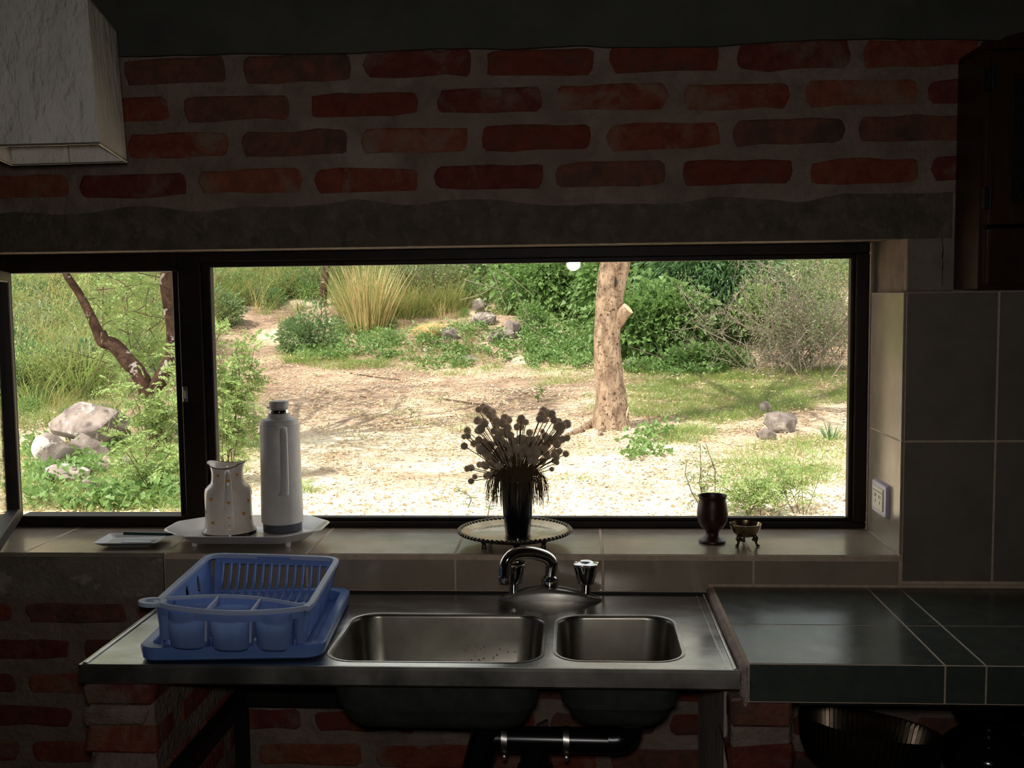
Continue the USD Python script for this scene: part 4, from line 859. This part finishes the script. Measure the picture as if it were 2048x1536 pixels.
# ---- grass and weeds
def tuft(n, L, W, r, bend, m, up=1.0):
    P = np.column_stack([rg.normal(0, r, (n, 2)), np.zeros(n)]); D = np.column_stack([P[:, :2] / r * .35 + rg.normal(0, .25, (n, 2)), np.full(n, up)])
    return blades(P, D, L * rg.uniform(.5, 1.2, n), W, bend)
lawn = [('tuft', tuft(34, .12, .006, .10, .45, None, .7), M['grass_green']) for _ in range(2)] + [('tuft', tuft(24, .12, .0055, .08, .5, None, .6), M['grass_mix']), ('tuft', tuft(20, .10, .005, .08, .6, None, .5), M['grass_dry'])]
lawn_pts = np.vstack([in_poly([(1250, 790), (1420, 740), (1700, 735), (1705, 800), (1450, 850), (1260, 835)], 950), in_poly([(1440, 900), (1700, 865), (1700, 960), (1560, 985), (1440, 950)], 150), in_poly([(1300, 860), (1420, 850), (1430, 885), (1310, 890)], 60),
                      in_poly([(560, 690), (700, 700), (790, 735), (660, 742), (575, 722)], 260), in_poly([(700, 690), (960, 690), (1010, 745), (880, 760), (760, 735)], 170), in_poly([(1040, 680), (1190, 690), (1190, 765), (1060, 775)], 150),
                      in_poly([(1240, 730), (1420, 720), (1500, 760), (1260, 790)], 260), in_poly([(430, 770), (515, 775), (510, 850), (500, 910), (430, 1000)], 150), in_poly([(690, 760), (1180, 760), (1150, 1000), (650, 900)], 30), in_poly([(1180, 790), (1245, 780), (1250, 850), (1190, 850)], 40),
                      in_poly([(30, 900), (360, 880), (365, 1025), (40, 1025)], 520), in_poly([(200, 780), (365, 780), (365, 900), (230, 900)], 120)])
stuff('short_grass', 'short green grass growing in patches on the pale soil', 'grass', lawn, lawn_pts, sc=rg.uniform(.6, 1.15, len(lawn_pts)))
weed = [('weed', cat([leaves(np.column_stack([rg.normal(0, .05, (26, 2)), rg.uniform(.0, .12, 26)]), rg.normal(size=(26, 3)) + [0, 0, .5], rg.uniform(.04, .075, 26), rg.uniform(.025, .045, 26), .2, .15)]), M['leaf_vine']) for _ in range(3)]
wp = np.vstack([in_poly([(560, 660), (780, 650), (800, 720), (600, 720)], 150), in_poly([(1040, 640), (1190, 640), (1190, 740), (1060, 740)], 200), in_poly([(1255, 690), (1420, 690), (1500, 740), (1400, 760), (1260, 745)], 240), in_poly([(780, 660), (1060, 650), (1050, 740), (820, 740)], 90), in_poly([(1290, 870), (1330, 860), (1330, 915), (1240, 925)], 12), in_poly([(50, 880), (360, 860), (360, 1025), (60, 1025)], 90)])
stuff('low_weeds', 'low broad-leaved weeds at the foot of the bank', 'weeds', weed, wp, sc=rg.uniform(.7, 1.4, len(wp)))

# the bank behind: tall grass and leafy undergrowth nobody could count
tall = [('tall_tuft', tuft(44, .75, .011, .10, .45, None, 1.2), M['grass_mix']) for _ in range(2)] + [('tall_tuft', tuft(40, .85, .010, .10, .5, None, 1.2), M['grass_green'])] + [('tall_tuft', tuft(30, .9, .009, .10, .4, None, 1.3), M['grass_dry'])]
tp = np.vstack([in_poly([(430, 540), (700, 540), (690, 590), (560, 600), (430, 630)], 170), in_poly([(780, 615), (950, 600), (960, 690), (790, 700)], 46), in_poly([(30, 770), (250, 760), (250, 850), (30, 870)], 60), in_poly([(690, 540), (960, 540), (940, 620), (800, 640), (690, 640)], 430), in_poly([(0, 550), (190, 550), (200, 800), (60, 820), (0, 830)], 170), in_poly([(190, 550), (420, 550), (420, 700), (250, 760)], 160),
                scatter(420, lambda x, y: np.ones_like(x), (-16, 10), (16, 26))])
tsc = rg.uniform(.55, 1.2, len(tp)); tsc[170:276] *= .45
stuff('tall_grass', 'tall yellow-green grass covering the bank at the back', 'grass', tall, tp, sc=tsc)
def clump(n, r, L, W, m): return ('clump', bush_leaves(n, r, r, r * .9, L, W, .3, 6), m)
und = [clump(420, .45, .05, .016, M['grass_mix']), clump(400, .42, .045, .02, M['leaf_acacia']), clump(420, .42, .07, .055, M['leaf_vine']), clump(420, .42, .06, .035, M['leaf_olive']), clump(420, .45, .075, .03, M['leaf_dark']), clump(380, .4, .06, .04, M['leaf_blue'])]
up_ = np.vstack([in_poly([(430, 540), (800, 540), (800, 590), (430, 600)], 80), in_poly([(430, 535), (700, 535), (690, 600), (560, 610), (430, 630)], 120), in_poly([(640, 610), (960, 600), (960, 690), (660, 690)], 36), in_poly([(30, 790), (230, 770), (230, 850), (30, 870)], 34), in_poly([(780, 540), (1190, 540), (1190, 640), (1060, 650), (960, 610), (800, 610)], 130), in_poly([(0, 550), (420, 550), (400, 700), (200, 790), (0, 810)], 330), in_poly([(1240, 540), (1710, 540), (1710, 690), (1240, 690)], 90), scatter(380, lambda x, y: np.ones_like(x), (-17, 11), (17.5, 27))])
uidx = rg.integers(0, 6, len(up_)); uidx[80:270] = rg.choice([0, 1, 1, 2, 3], 190); uidx[270:400] = rg.choice([2, 2, 3, 4, 5], 130); uidx[400:730] = rg.choice([0, 0, 1, 1, 3, 4], 330)
stuff('undergrowth', 'tangled leafy undergrowth along the top of the bank', 'undergrowth', und, up_, sc=np.where((np.arange(len(up_)) >= 200) & (np.arange(len(up_)) < 270), .42, 1) * rg.uniform(.5, 1.15, len(up_)), idx=uidx)
woods = [('crown_tree', cat([moved(bush_leaves(700, 1.9, 1.9, 2.4, .34, .2, 0, 14), (0, 0, 1.2))]), M[k]) for k in ('leaf_dark', 'leaf_olive', 'leaf_vine')]
wpos = scatter(90, lambda x, y: np.ones_like(x), (-32, 24), (27, 56)); stuff('woods', 'leafy woodland covering the hill behind the bank', 'woodland', woods, wpos, sc=rg.uniform(.5, 1.0, len(wpos)), tilt=.05)

# ---- shrubs, each a thing with foliage and stems
def stems_for(n, rx, ry, h, r=.012, m='twig_dark'):
    A = np.column_stack([rg.normal(0, rx * .15, n), rg.normal(0, ry * .15, n), np.full(n, -.05)]); B = np.column_stack([rg.normal(0, rx * .5, n), rg.normal(0, ry * .5, n), rg.uniform(.55, 1.0, n) * h])
    return twigs(A, B, r, 0, 5)
def shrub(name, label, loc, n, rx, ry, rz, L, W, m, lumps=9, catg='shrub', up=.4, droop=.1, st=9, group=None):
    t = thing(name, label, catg, loc, group=group)
    part(t, 'foliage', bush_leaves(n, rx, ry, rz, L, W, up, lumps, droop), M[m], kind='stuff'); part(t, 'stems', stems_for(st, rx, ry, rz * 1.3), M['twig_dark']); return t
shrub('round_shrub', 'rounded grey-green shrub beside the dirt path on the left', gp(622, 705), 2600, .52, .45, .62, .055, .032, 'leaf_blue')
shrub('round_shrub', 'small dark leafy shrub at the left edge of the large pane above the path', gp(440, 650), 1500, .5, .45, .5, .06, .045, 'leaf_blue')
shrub('vine_thicket', 'bright green broad-leaved thicket right of the bare tree trunk', gp(1310, 722), 3600, 1.05, .5, .95, .11, .105, 'leaf_vine', 22, up=.2, droop=.3)
shrub('vine_thicket', 'broad-leaved climbing thicket behind the bare tree trunk', gp(1110, 640), 4200, 1.6, .8, 1.2, .10, .09, 'leaf_vine', 26, up=.2, droop=.3)
b_ = gp(1420, 715) + [.1, .55, 0]
shrub('lance_leaf_shrub', 'tall dark shrub with long hanging leaves over a shadowy hollow', b_ + [0, 0, .55], 5200, 1.15, .75, 1.25, .12, .04, 'leaf_dark', 22, up=-.4, droop=.4)
shrub('vine_thicket', 'tall vine-covered bush at the back between the trunk and the dark shrub', off(1285, 700, 0, .9), 5200, 1.2, .7, 1.7, .10, .095, 'leaf_vine', 24, up=.1, droop=.4)
shrub('vine_thicket', 'yellow-green climbing leaves above the dark hollow', off(1480, 700, .1, 1.1, .4), 3600, .9, .6, 1.6, .075, .06, 'leaf_acacia', 20, up=.1, droop=.3)
shrub('vine_thicket', 'low leafy thicket at the foot of the dark hollow', gp(1395, 738), 900, .75, .3, .28, .085, .075, 'leaf_vine', 10)
shrub('leafy_bush', 'small yellow-green bush between the dark shrub and the thorny bush', gp(1520, 735) + [0, .25, .45], 1100, .38, .35, .62, .055, .045, 'leaf_acacia', 9)
shrub('leafy_bush', 'broad olive bush at the back behind the thorny bush', off(1600, 725, .2, 1.3), 4200, 1.5, .6, 1.5, .06, .035, 'leaf_olive', 26)
shrub('leafy_bush', 'dense dark bush at the top of the bank left of the bare trunk', off(1000, 620, .2, 1.3), 3000, 1.6, .8, 1.5, .085, .055, 'leaf_dark', 16)
shrub('leafy_bush', 'dark olive bush behind the tall straw tussock', off(800, 640, 0, 1.0), 2600, 1.3, .6, 1.0, .075, .035, 'leaf_olive', 14)
# thorny leafless bush
tb = thing('thorny_bush', 'grey-brown leafless thorny bush at the right of the window view', 'bush', gp(1590, 745))
A, B = [], []
for _ in range(46):
    a = V([rg.normal(0, .3), rg.normal(0, .2), -.03]); b = V([rg.normal(.05, .75), rg.normal(0, .35), rg.uniform(.4, 1.75)]); A.append(a); B.append(b)
A2, B2 = [], []
for a, b in zip(A, B):
    for _ in range(22):
        t = rg.uniform(.3, 1); p = a + (b - a) * t; A2.append(p); B2.append(p + rg.normal(size=3) * [.17, .12, .15])
part(tb, 'branches', twigs(V(A), V(B), .010, 0, 4), M['twig']); part(tb, 'twigs', twigs(V(A2), V(B2), .0042, 0, 3), M['twig'], kind='stuff')
A3, B3 = [], []
for p in B2:
    for _ in range(2): A3.append(p); B3.append(p + rg.normal(size=3) * .075)
part(tb, 'fine_twigs', leaves(V(A3), V(B3) - V(A3), np.linalg.norm(V(B3) - V(A3), axis=1), .0055, .1), M['twig'], kind='stuff')
k = rg.integers(0, len(B2), 6000); part(tb, 'sparse_leaves', leaves(V(B2)[k] + rg.normal(size=(6000, 3)) * .10, rg.normal(size=(6000, 3)), .034, .020, .2), M['leaf_olive'], kind='stuff')
# bare pale sprays reaching out of the dark hollow
for (u, v, lab, uv) in ((1470, 690, 'pale bare branch reaching left out of the thorny bush', [(1500, 660), (1450, 628), (1415, 632), (1398, 634)]), (1480, 640, 'pale lichen-grey branch drooping before the dark shrub', [(1500, 560), (1470, 595), (1455, 625), (1440, 665)])):
    y = gp(1470, 735)[1] - .15; pts = V([atd(a, b, y) for a, b in uv]); o = pts[0]
    t = thing('bare_branch', lab, 'branch', o); sp2 = spline(pts - o, 16)
    part(t, 'limb', tube(sp2, np.linspace(.010, .004, 16), 5), M['twig'])
    k = rg.integers(2, 16, 60); part(t, 'spurs', twigs(sp2[k], sp2[k] + rg.normal(size=(60, 3)) * .07, .0032, 0, 3), M['twig'], kind='stuff')

# ---- trees
def tree_trunk(parent, name, pts, rad, m, n=40, sides=20, rough=.10, seed=0, cap=True):
    c = spline(pts, n); r = np.interp(np.linspace(0, 1, n), np.linspace(0, 1, len(rad)), rad)
    mm = tube(c, r, sides, cap=cap); axis = np.repeat(c, sides, 0); v = mm.vertices; k = len(axis)
    f = meshkit.fbm(v[:k] * [9, 9, 4] + seed, 3, seed) - .5; v[:k] = axis + (v[:k] - axis) * (1 + rough * 2 * f[:, None]); mm.vertices = v
    return part(parent, name, mm, m, smooth=True)
tb0 = gp(1222, 856); ty = tb0[1]
def tp_(u, v, dy=0): return atd(u, v, ty + dy) - tb0
t1 = thing('bare_trunk_tree', 'tree with a thick pale brown trunk and a sawn side stub', 'tree', tb0)
pxm = (ty + 2.4) / FPX
uvs = [(1224, 872), (1222, 845), (1222, 800), (1219, 760), (1214, 705), (1215, 650), (1219, 600), (1225, 555), (1231, 520), (1232, 440), (1222, 330), (1235, 200)]
rp = [46, 38, 31, 29, 27, 26, 27, 29, 30, 28, 23, 17]
tree_trunk(t1, 'trunk', [tp_(*q) for q in uvs], [r * pxm for r in rp], M['bark'], 70, 26, .07, 3)
tree_trunk(t1, 'sawn_stub', [tp_(1222, 655), tp_(1236, 638, -.03), tp_(1246, 626, -.06), tp_(1256, 617, -.08)], [18 * pxm, 16 * pxm, 14 * pxm, 13 * pxm], M['bark'], 14, 16, .06, 5)
d_ = unit(tp_(1256, 617, -.08) - tp_(1244, 628, -.06)); sc_ = tube([tp_(1256, 617, -.08) - d_ * .005, tp_(1256, 617, -.08) + d_ * .006], 12.6 * pxm, 16)
part(t1, 'cut_face', sc_, M['cut_wood'], label='pale sawn face of the stub')
part(t1, 'hollow', moved(trimesh.creation.icosphere(2, 1), tp_(1231, 564, -28 * pxm), s=(.012, .02, .055)), M['dark_hole'], smooth=True, label='dark slit in the bark')
for q, rr in (([(1208, 835), (1190, 848), (1172, 858), (1150, 868), (1125, 876)], [18, 11, 8, 6, 3]), ([(1236, 835), (1244, 850), (1252, 862)], [16, 12, 5]), ([(1214, 840), (1206, 858), (1200, 872)], [16, 11, 4])):
    pts = [tp_(*q[0], -.05)] + [gp(a, b) - tb0 + [0, 0, .012] for a, b in q[1:]]
    tree_trunk(t1, 'root', pts, [r * pxm for r in rr], M['bark'], 18, 12, .06, 7)
part(t1, 'split_splinter', tube(spline([gp(1247, 858) - tb0, gp(1247, 858) - tb0 + [.02, 0, .10], gp(1247, 858) - tb0 + [.05, 0, .22]], 8), np.linspace(.022, .006, 8), 6), M['cut_wood'])
# crown, far above the window view
def crown(parent, c0, R, n, L, W, m, lumps=26, limb_from=None, bark='bark', flat=.55):
    c, _ = ball(lumps, R, R, R * flat, .3); c = c + c0; k = rg.integers(0, lumps, n); P = c[k] + unit(rg.normal(size=(n, 3))) * (rg.random(n) ** .4)[:, None] * R * .33
    part(parent, 'crown', leaves(P, rg.normal(size=(n, 3)) + [0, 0, .1], L * rg.uniform(.7, 1.2, n), W, .2, .2), M[m], kind='stuff')
    if limb_from is not None: part(parent, 'limbs', twigs(np.repeat(limb_from[None], lumps, 0), c, .045, -.15, 6), M[bark])
crown(t1, tp_(1235, 200) + [.1, .3, 1.6], 2.4, 3600, .10, .05, 'leaf_dark', 26, tp_(1235, 200))

# forked tree on the left, seen through the casement
yf = 6.9; fk = atd(300, 795, yf); base = onto(*atd(318, 960, yf)[:2])
t2 = thing('forked_tree', 'dark forked tree with lichen-spotted limbs seen through the casement', 'tree', base)
fp = lambda u, v, dy=0: atd(u, v, yf + dy) - base
px2 = (yf + 2.4) / FPX
tree_trunk(t2, 'trunk', [V([0, 0, -.1]), fp(322, 930), fp(312, 850), fp(302, 800), fp(300, 778)], [.085, .078, 17 * px2, 16 * px2, 15 * px2], M['bark_dark'], 26, 16, .10, 2)
tree_trunk(t2, 'limb', [fp(303, 798), fp(280, 752), fp(255, 722), fp(228, 690), fp(205, 682), fp(192, 655), fp(178, 625), fp(160, 590), fp(143, 565), fp(128, 540), fp(110, 500), fp(70, 420)], [x * px2 for x in (16, 17, 16, 15, 13, 10, 9, 8, 7.5, 7, 6, 4)], M['bark_dark'], 50, 14, .10, 4)
tree_trunk(t2, 'limb', [fp(300, 798), fp(318, 765), fp(334, 735), fp(346, 705), fp(347, 660), fp(341, 620), fp(334, 580), fp(334, 545), fp(338, 480), fp(360, 380)], [x * px2 for x in (16, 16, 16, 15, 14, 14, 13, 13, 11, 8)], M['bark_dark'], 50, 14, .10, 6)
tree_trunk(t2, 'broken_snag', [fp(212, 690), fp(209, 676, -.03), fp(207, 662, -.05)], [12 * px2, 9 * px2, 5 * px2], M['bark_dark'], 10, 10, .1, 8)
n = 330; u = rg.uniform(185, 365, n); v = rg.uniform(535, 790, n); keep = (u - 150) * .95 > (v - 545) * .35; u, v = u[keep], v[keep]
P = V([fp(a, b, rg.uniform(.15, 1.2)) for a, b in zip(u, v)]); part(t2, 'foliage', fronds(P, rg.normal(size=(len(P), 3)) + [0, -.2, .3], .22, 9, .055, .020), M['leaf_acacia'], kind='stuff')
k = rg.integers(0, len(P), 70); part(t2, 'twigs', twigs(P[k], P[k] + rg.normal(size=(70, 3)) * [.25, .2, .35], .006, 0, 3), M['twig_dark'], kind='stuff')
crown(t2, fp(240, 330) + [0, .3, 1.0], 2.3, 5200, .09, .045, 'leaf_acacia', 30, fp(300, 500), 'bark_dark')
def feathery(name, label, loc, h, r, n, m='leaf_acacia', L=.16, pairs=9, l=.032, w=.011, st=7, catg='sapling'):
    t = thing(name, label, catg, loc); A = np.column_stack([rg.normal(0, r * .12, (st, 2)), np.full(st, -.02)]); B = np.column_stack([rg.normal(0, r * .6, (st, 2)), rg.uniform(.6, 1, st) * h])
    part(t, 'stems', twigs(A, B, .005 if h > .45 else .0028, 0, 5), M['twig_dark'])
    k = rg.integers(0, st, n); s = rg.uniform(.3, 1, n)[:, None]; P = A[k] + (B[k] - A[k]) * s + rg.normal(size=(n, 3)) * [r * .16, r * .16, h * .05]
    part(t, 'foliage', fronds(P, rg.normal(size=(n, 3)) * [1, 1, .5] + [0, 0, .45], L, pairs, l, w), M[m], kind='stuff'); return t
feathery('feathery_sapling', 'feathery sapling around the foot of the forked tree', onto(base[0] + .12, base[1] - .4), .72, .5, 190, L=.17, l=.045, w=.017, st=10)
feathery('feathery_sapling', 'feathery sapling low at the right of the casement view', onto(*gp(300, 985)[:2]), .5, .5, 130, L=.18, l=.045, w=.016, st=9)
feathery('feathery_sapling', 'bright feathery sapling leaning over the path behind the thermos', gp(452, 965), 1.25, .36, 300, L=.2, l=.048, w=.018, st=9)
feathery('feathery_sapling', 'feathery sapling standing just outside behind the mate cup', onto(*gp(1415, 1030)[:2]), .46, .17, 46, 'leaf_olive', L=.13, l=.026, w=.009, st=4)
feathery('feathery_sapling', 'wide feathery sapling just outside behind the sugar bowl', onto(*gp(1505, 1030)[:2]), .34, .30, 210, L=.14, l=.028, w=.010, st=9)
feathery('feathery_sapling', 'thin sapling near the right end of the window', onto(*gp(1600, 1030)[:2]), .38, .20, 70, L=.12, l=.024, w=.009, st=6)
# slender dark trunk at the back
y3 = gp(650, 640)[1] + .2; o3 = gp(646, 612)
t3 = thing('slender_tree', 'slender dark tree trunk at the back left of the straw tussock', 'tree', o3)
tree_trunk(t3, 'trunk', [V([0, 0, -.1]), atd(646, 590, o3[1]) - o3, atd(651, 545, o3[1]) - o3, atd(654, 480, o3[1]) - o3, atd(660, 330, o3[1]) - o3], [.085, .075, .07, .065, .05], M['bark_dark'], 24, 10, .12, 9)
crown(t3, atd(660, 300, o3[1]) - o3 + [0, .5, .8], 2.0, 2600, .10, .05, 'leaf_dark', 18, atd(660, 330, o3[1]) - o3, 'bark_dark')

# ---- straw tussock, straw heap, weeds with a shape of their own
def tussock(name, label, loc, n, L, W, r, m, bend=.35, up=1.6, n2=0, m2=None):
    t = thing(name, label, 'grass tussock', loc)
    def b(n, L): 
        P = np.column_stack([rg.normal(0, r, (n, 2)), np.full(n, -.01)]); D = np.column_stack([P[:, :2] / r * .35 + rg.normal(0, .18, (n, 2)), np.full(n, up)]); return blades(P, D, L * rg.uniform(.45, 1.15, n), W, bend, 5)
    part(t, 'blades', b(n, L), M[m], kind='stuff')
    if n2: part(t, 'green_blades', b(n2, L * 1.15), M[m2], kind='stuff', label='green blades among the straw')
    return t
tussock('straw_tussock', 'tall straw-coloured grass tussock at the foot of the bank', gp(735, 662), 420, 1.5, .013, .13, 'straw', .22, 2.6, 320, 'grass_mix')
tussock('grass_tussock', 'green grass tussock beside the thermos base', gp(612, 985), 90, .17, .006, .05, 'grass_green', .5, 1.0)
tussock('grass_tussock', 'dark spiky plant near the right edge of the lawn', gp(1662, 880), 26, .22, .016, .03, 'leaf_dark', .15, 1.0)
tussock('grass_tussock', 'long green grass in front of the rounded shrub', gp(600, 725), 150, .38, .008, .12, 'grass_green', .5, 1.0)
sh0 = gp(868, 668); t = thing('straw_heap', 'small golden heap of dry straw on the mound', 'straw heap', sh0)
n = 1100; d = unit(rg.normal(size=(n, 3))); d[:, 2] = np.abs(d[:, 2]); P = d * [.27, .2, .17] * rg.uniform(.8, 1.05, (n, 1)); part(t, 'straw', blades(P, np.column_stack([d[:, :2] * .8 + rg.normal(0, .25, (n, 2)), rg.normal(-.1, .25, n)]), .15 * rg.uniform(.5, 1.2, n), .008, .35, 3), M['straw'], kind='stuff')
m = trimesh.creation.icosphere(2, 1.0); m.vertices *= [.26, .19, .16]; part(t, 'core', m, M['straw'], smooth=True)
def weedlet(label, loc, h, n=16, L=.07, W=.014, m='leaf_olive'):
    t = thing('weed_plant', label, 'weed', loc); a = V([0, 0, -.01]); st = spline([a, V([.02, 0, h * .5]), V([rg.normal(0, .05), 0, h])], 12)
    part(t, 'stem', tube(st, np.linspace(.004, .0015, 12), 5), M['twig_dark']); k = rg.integers(2, 12, n)
    part(t, 'leaves', leaves(st[k], rg.normal(size=(n, 3)) * [1, 1, .4] + [0, 0, .35], L * rg.uniform(.7, 1.2, n), W, .15, .15), M[m])
weedlet('small weed on the bright soil left of the vase', gp(935, 1015), .13, 22, .06, .010); weedlet('lanky weed on the bright soil just left of the silver salver', gp(975, 1032), .16, 22, .065, .011)
weedlet('lone weed on the path right of the thermos', gp(880, 810), .14, 14); weedlet('tiny weed in the middle of the path', gp(820, 835), .1, 12); weedlet('weed left of the tree roots', gp(1075, 805), .16, 20, .08, .03, 'leaf_vine')
# ---- rocks
def rock(label, loc, s, seed, m, rz=0, sink=.3, lev=3, cat_='rock'):
    mm = trimesh.creation.icosphere(lev, 1.0); v = mm.vertices; r = np.random.default_rng(seed)
    for _ in range(16):                     # flat broken faces
        nn = unit(r.normal(size=3)); h = r.uniform(.55, .85); dd = v @ nn; v = v - np.outer(np.maximum(dd - h, 0), nn) * .97
    v = v * (1.15 + .22 * (meshkit.fbm(v * 2.2 + seed, 4, seed)[:, None] - .5)); mm.vertices = v * s
    return solo('rock', label, cat_, moved(mm, V(loc) + [0, 0, s[2] * (1 - sink) - .02], rz=math.radians(rz)), m, 35, 'rocks of the pile below the forked tree' if 'rock pile' in label else 'stones of the mound on the bank' if 'mound of stones' in label else 'rocks in the lawn' if 'lawn' in label else None)
def rk(label, u, v, w, h, seed, m, dep=.7, rz=0, sink=.25, dz=0):
    q = gp(u, v); s = (q[1] + 2.4) / FPX; rock(label, q + [0, w * s * dep * .5, dz], V([w * s / 2 * 1.1, w * s / 2 * dep, h * s / 2 * 1.25]), seed, m, rz, sink)
rk('broad pale boulder on top of the rock pile below the forked tree', 152, 908, 165, 84, 11, M['rock_pale'], .7, -6, .15, .06)
rk('white-topped angular rock at the front left of the rock pile', 96, 948, 70, 80, 12, M['rock_pale'], .7, 20)
rk('grey rock tucked under the broad boulder', 170, 925, 84, 56, 13, M['rock_grey'], .6, 5)
rk('low pale rock at the foot of the rock pile', 118, 972, 100, 40, 14, M['rock_pale'], .7, -15)
rk('low brownish rock in the grass right of the rock pile', 222, 945, 70, 34, 15, M['rock_grey'], .7, 30)
rk('half-buried rock low in the casement view', 175, 990, 90, 34, 31, M['rock_grey'], .7, 12)
rk('grey boulder at the left of the mound of stones', 898, 682, 42, 30, 16, M['rock_grey'], .8, 10)
rk('upper stone of the mound of stones', 958, 632, 32, 22, 17, M['rock_grey'], .8, -20, .2, .1)
rk('middle stone of the mound of stones', 972, 655, 40, 26, 18, M['rock_grey'], .8, 0, .2, .05)
rk('large round stone at the right of the mound of stones', 1022, 680, 42, 38, 19, M['rock_grey'], .8, 40)
rk('lower stone at the front of the mound of stones', 990, 690, 40, 26, 20, M['rock_grey'], .8, -30)
rk('small pale stone in the mound of stones', 948, 652, 20, 14, 21, M['rock_pale'], .8, 0, .2, .03)
rk('flat grey slab on the slope before the mound', 935, 724, 40, 14, 22, M['rock_grey'], .7, 12)
rk('small flat stone left on the slope below the straw heap', 852, 705, 24, 10, 23, M['rock_pale'], .7, 0)
rk('grey rock in the lawn near the right end of the window', 1562, 868, 62, 50, 24, M['rock_grey'], .8, 15)
rk('small grey rock in the lawn behind the larger one', 1532, 826, 26, 22, 25, M['rock_grey'], .8, 40)
rk('low grey stone in front of the lawn rock', 1538, 882, 40, 24, 26, M['rock_grey'], .7, -25)
rk('small stone at the foot of the thicket right of the trunk', 1266, 738, 34, 20, 27, M['rock_pale'], .7, 0)
rk('small pale stone near the path at the upper left', 518, 612, 22, 16, 28, M['rock_pale'], .8, 0)
# fallen sticks on the bank
stk = [[(985, 545), (1002, 590), (1015, 620)], [(1060, 640), (1040, 600), (1030, 570)], [(930, 560), (975, 572), (1010, 580)], [(1035, 630), (1060, 655), (1080, 668)], [(1010, 650), (1035, 660), (1052, 628)], [(920, 600), (970, 585), (1000, 556)], [(1000, 540), (1030, 560), (1065, 590)]]
for i, q in enumerate(stk):
    y = gp(1010, 670)[1] - .12; pts = V([atd(a, b, y + .08 * (i % 3)) for a, b in q]); o = pts[0]
    solo('fallen_stick', ['dry pale stick slanting down the tangle above the mound of stones', 'dry stick leaning upright behind the mound of stones', 'nearly level dry stick at the left of the tangle', 'dry stick lying lowest at the right of the mound of stones', 'short bent dry stick just over the round stone', 'dry stick crossing behind the middle of the tangle', 'dry stick reaching right at the top of the tangle'][i], 'stick', moved(tube(spline(pts - o, 8), np.linspace(.007, .004, 8), 5), o), M['twig'], group='dry sticks above the mound')
for i, (q, lab) in enumerate((([(700, 748), (755, 757), (800, 762)], 'thin fallen twig across the path'), ([(720, 795), (732, 797)], 'short dark twig on the path'), ([(885, 800), (960, 812)], 'long thin twig on the soil behind the dried flowers'))):
    pts = V([gp(a, b) + [0, 0, .015] for a, b in q]); o = pts[0]; solo('fallen_twig', lab, 'twig', tube(pts, [.008] * len(pts), 5), M['twig_dark'])
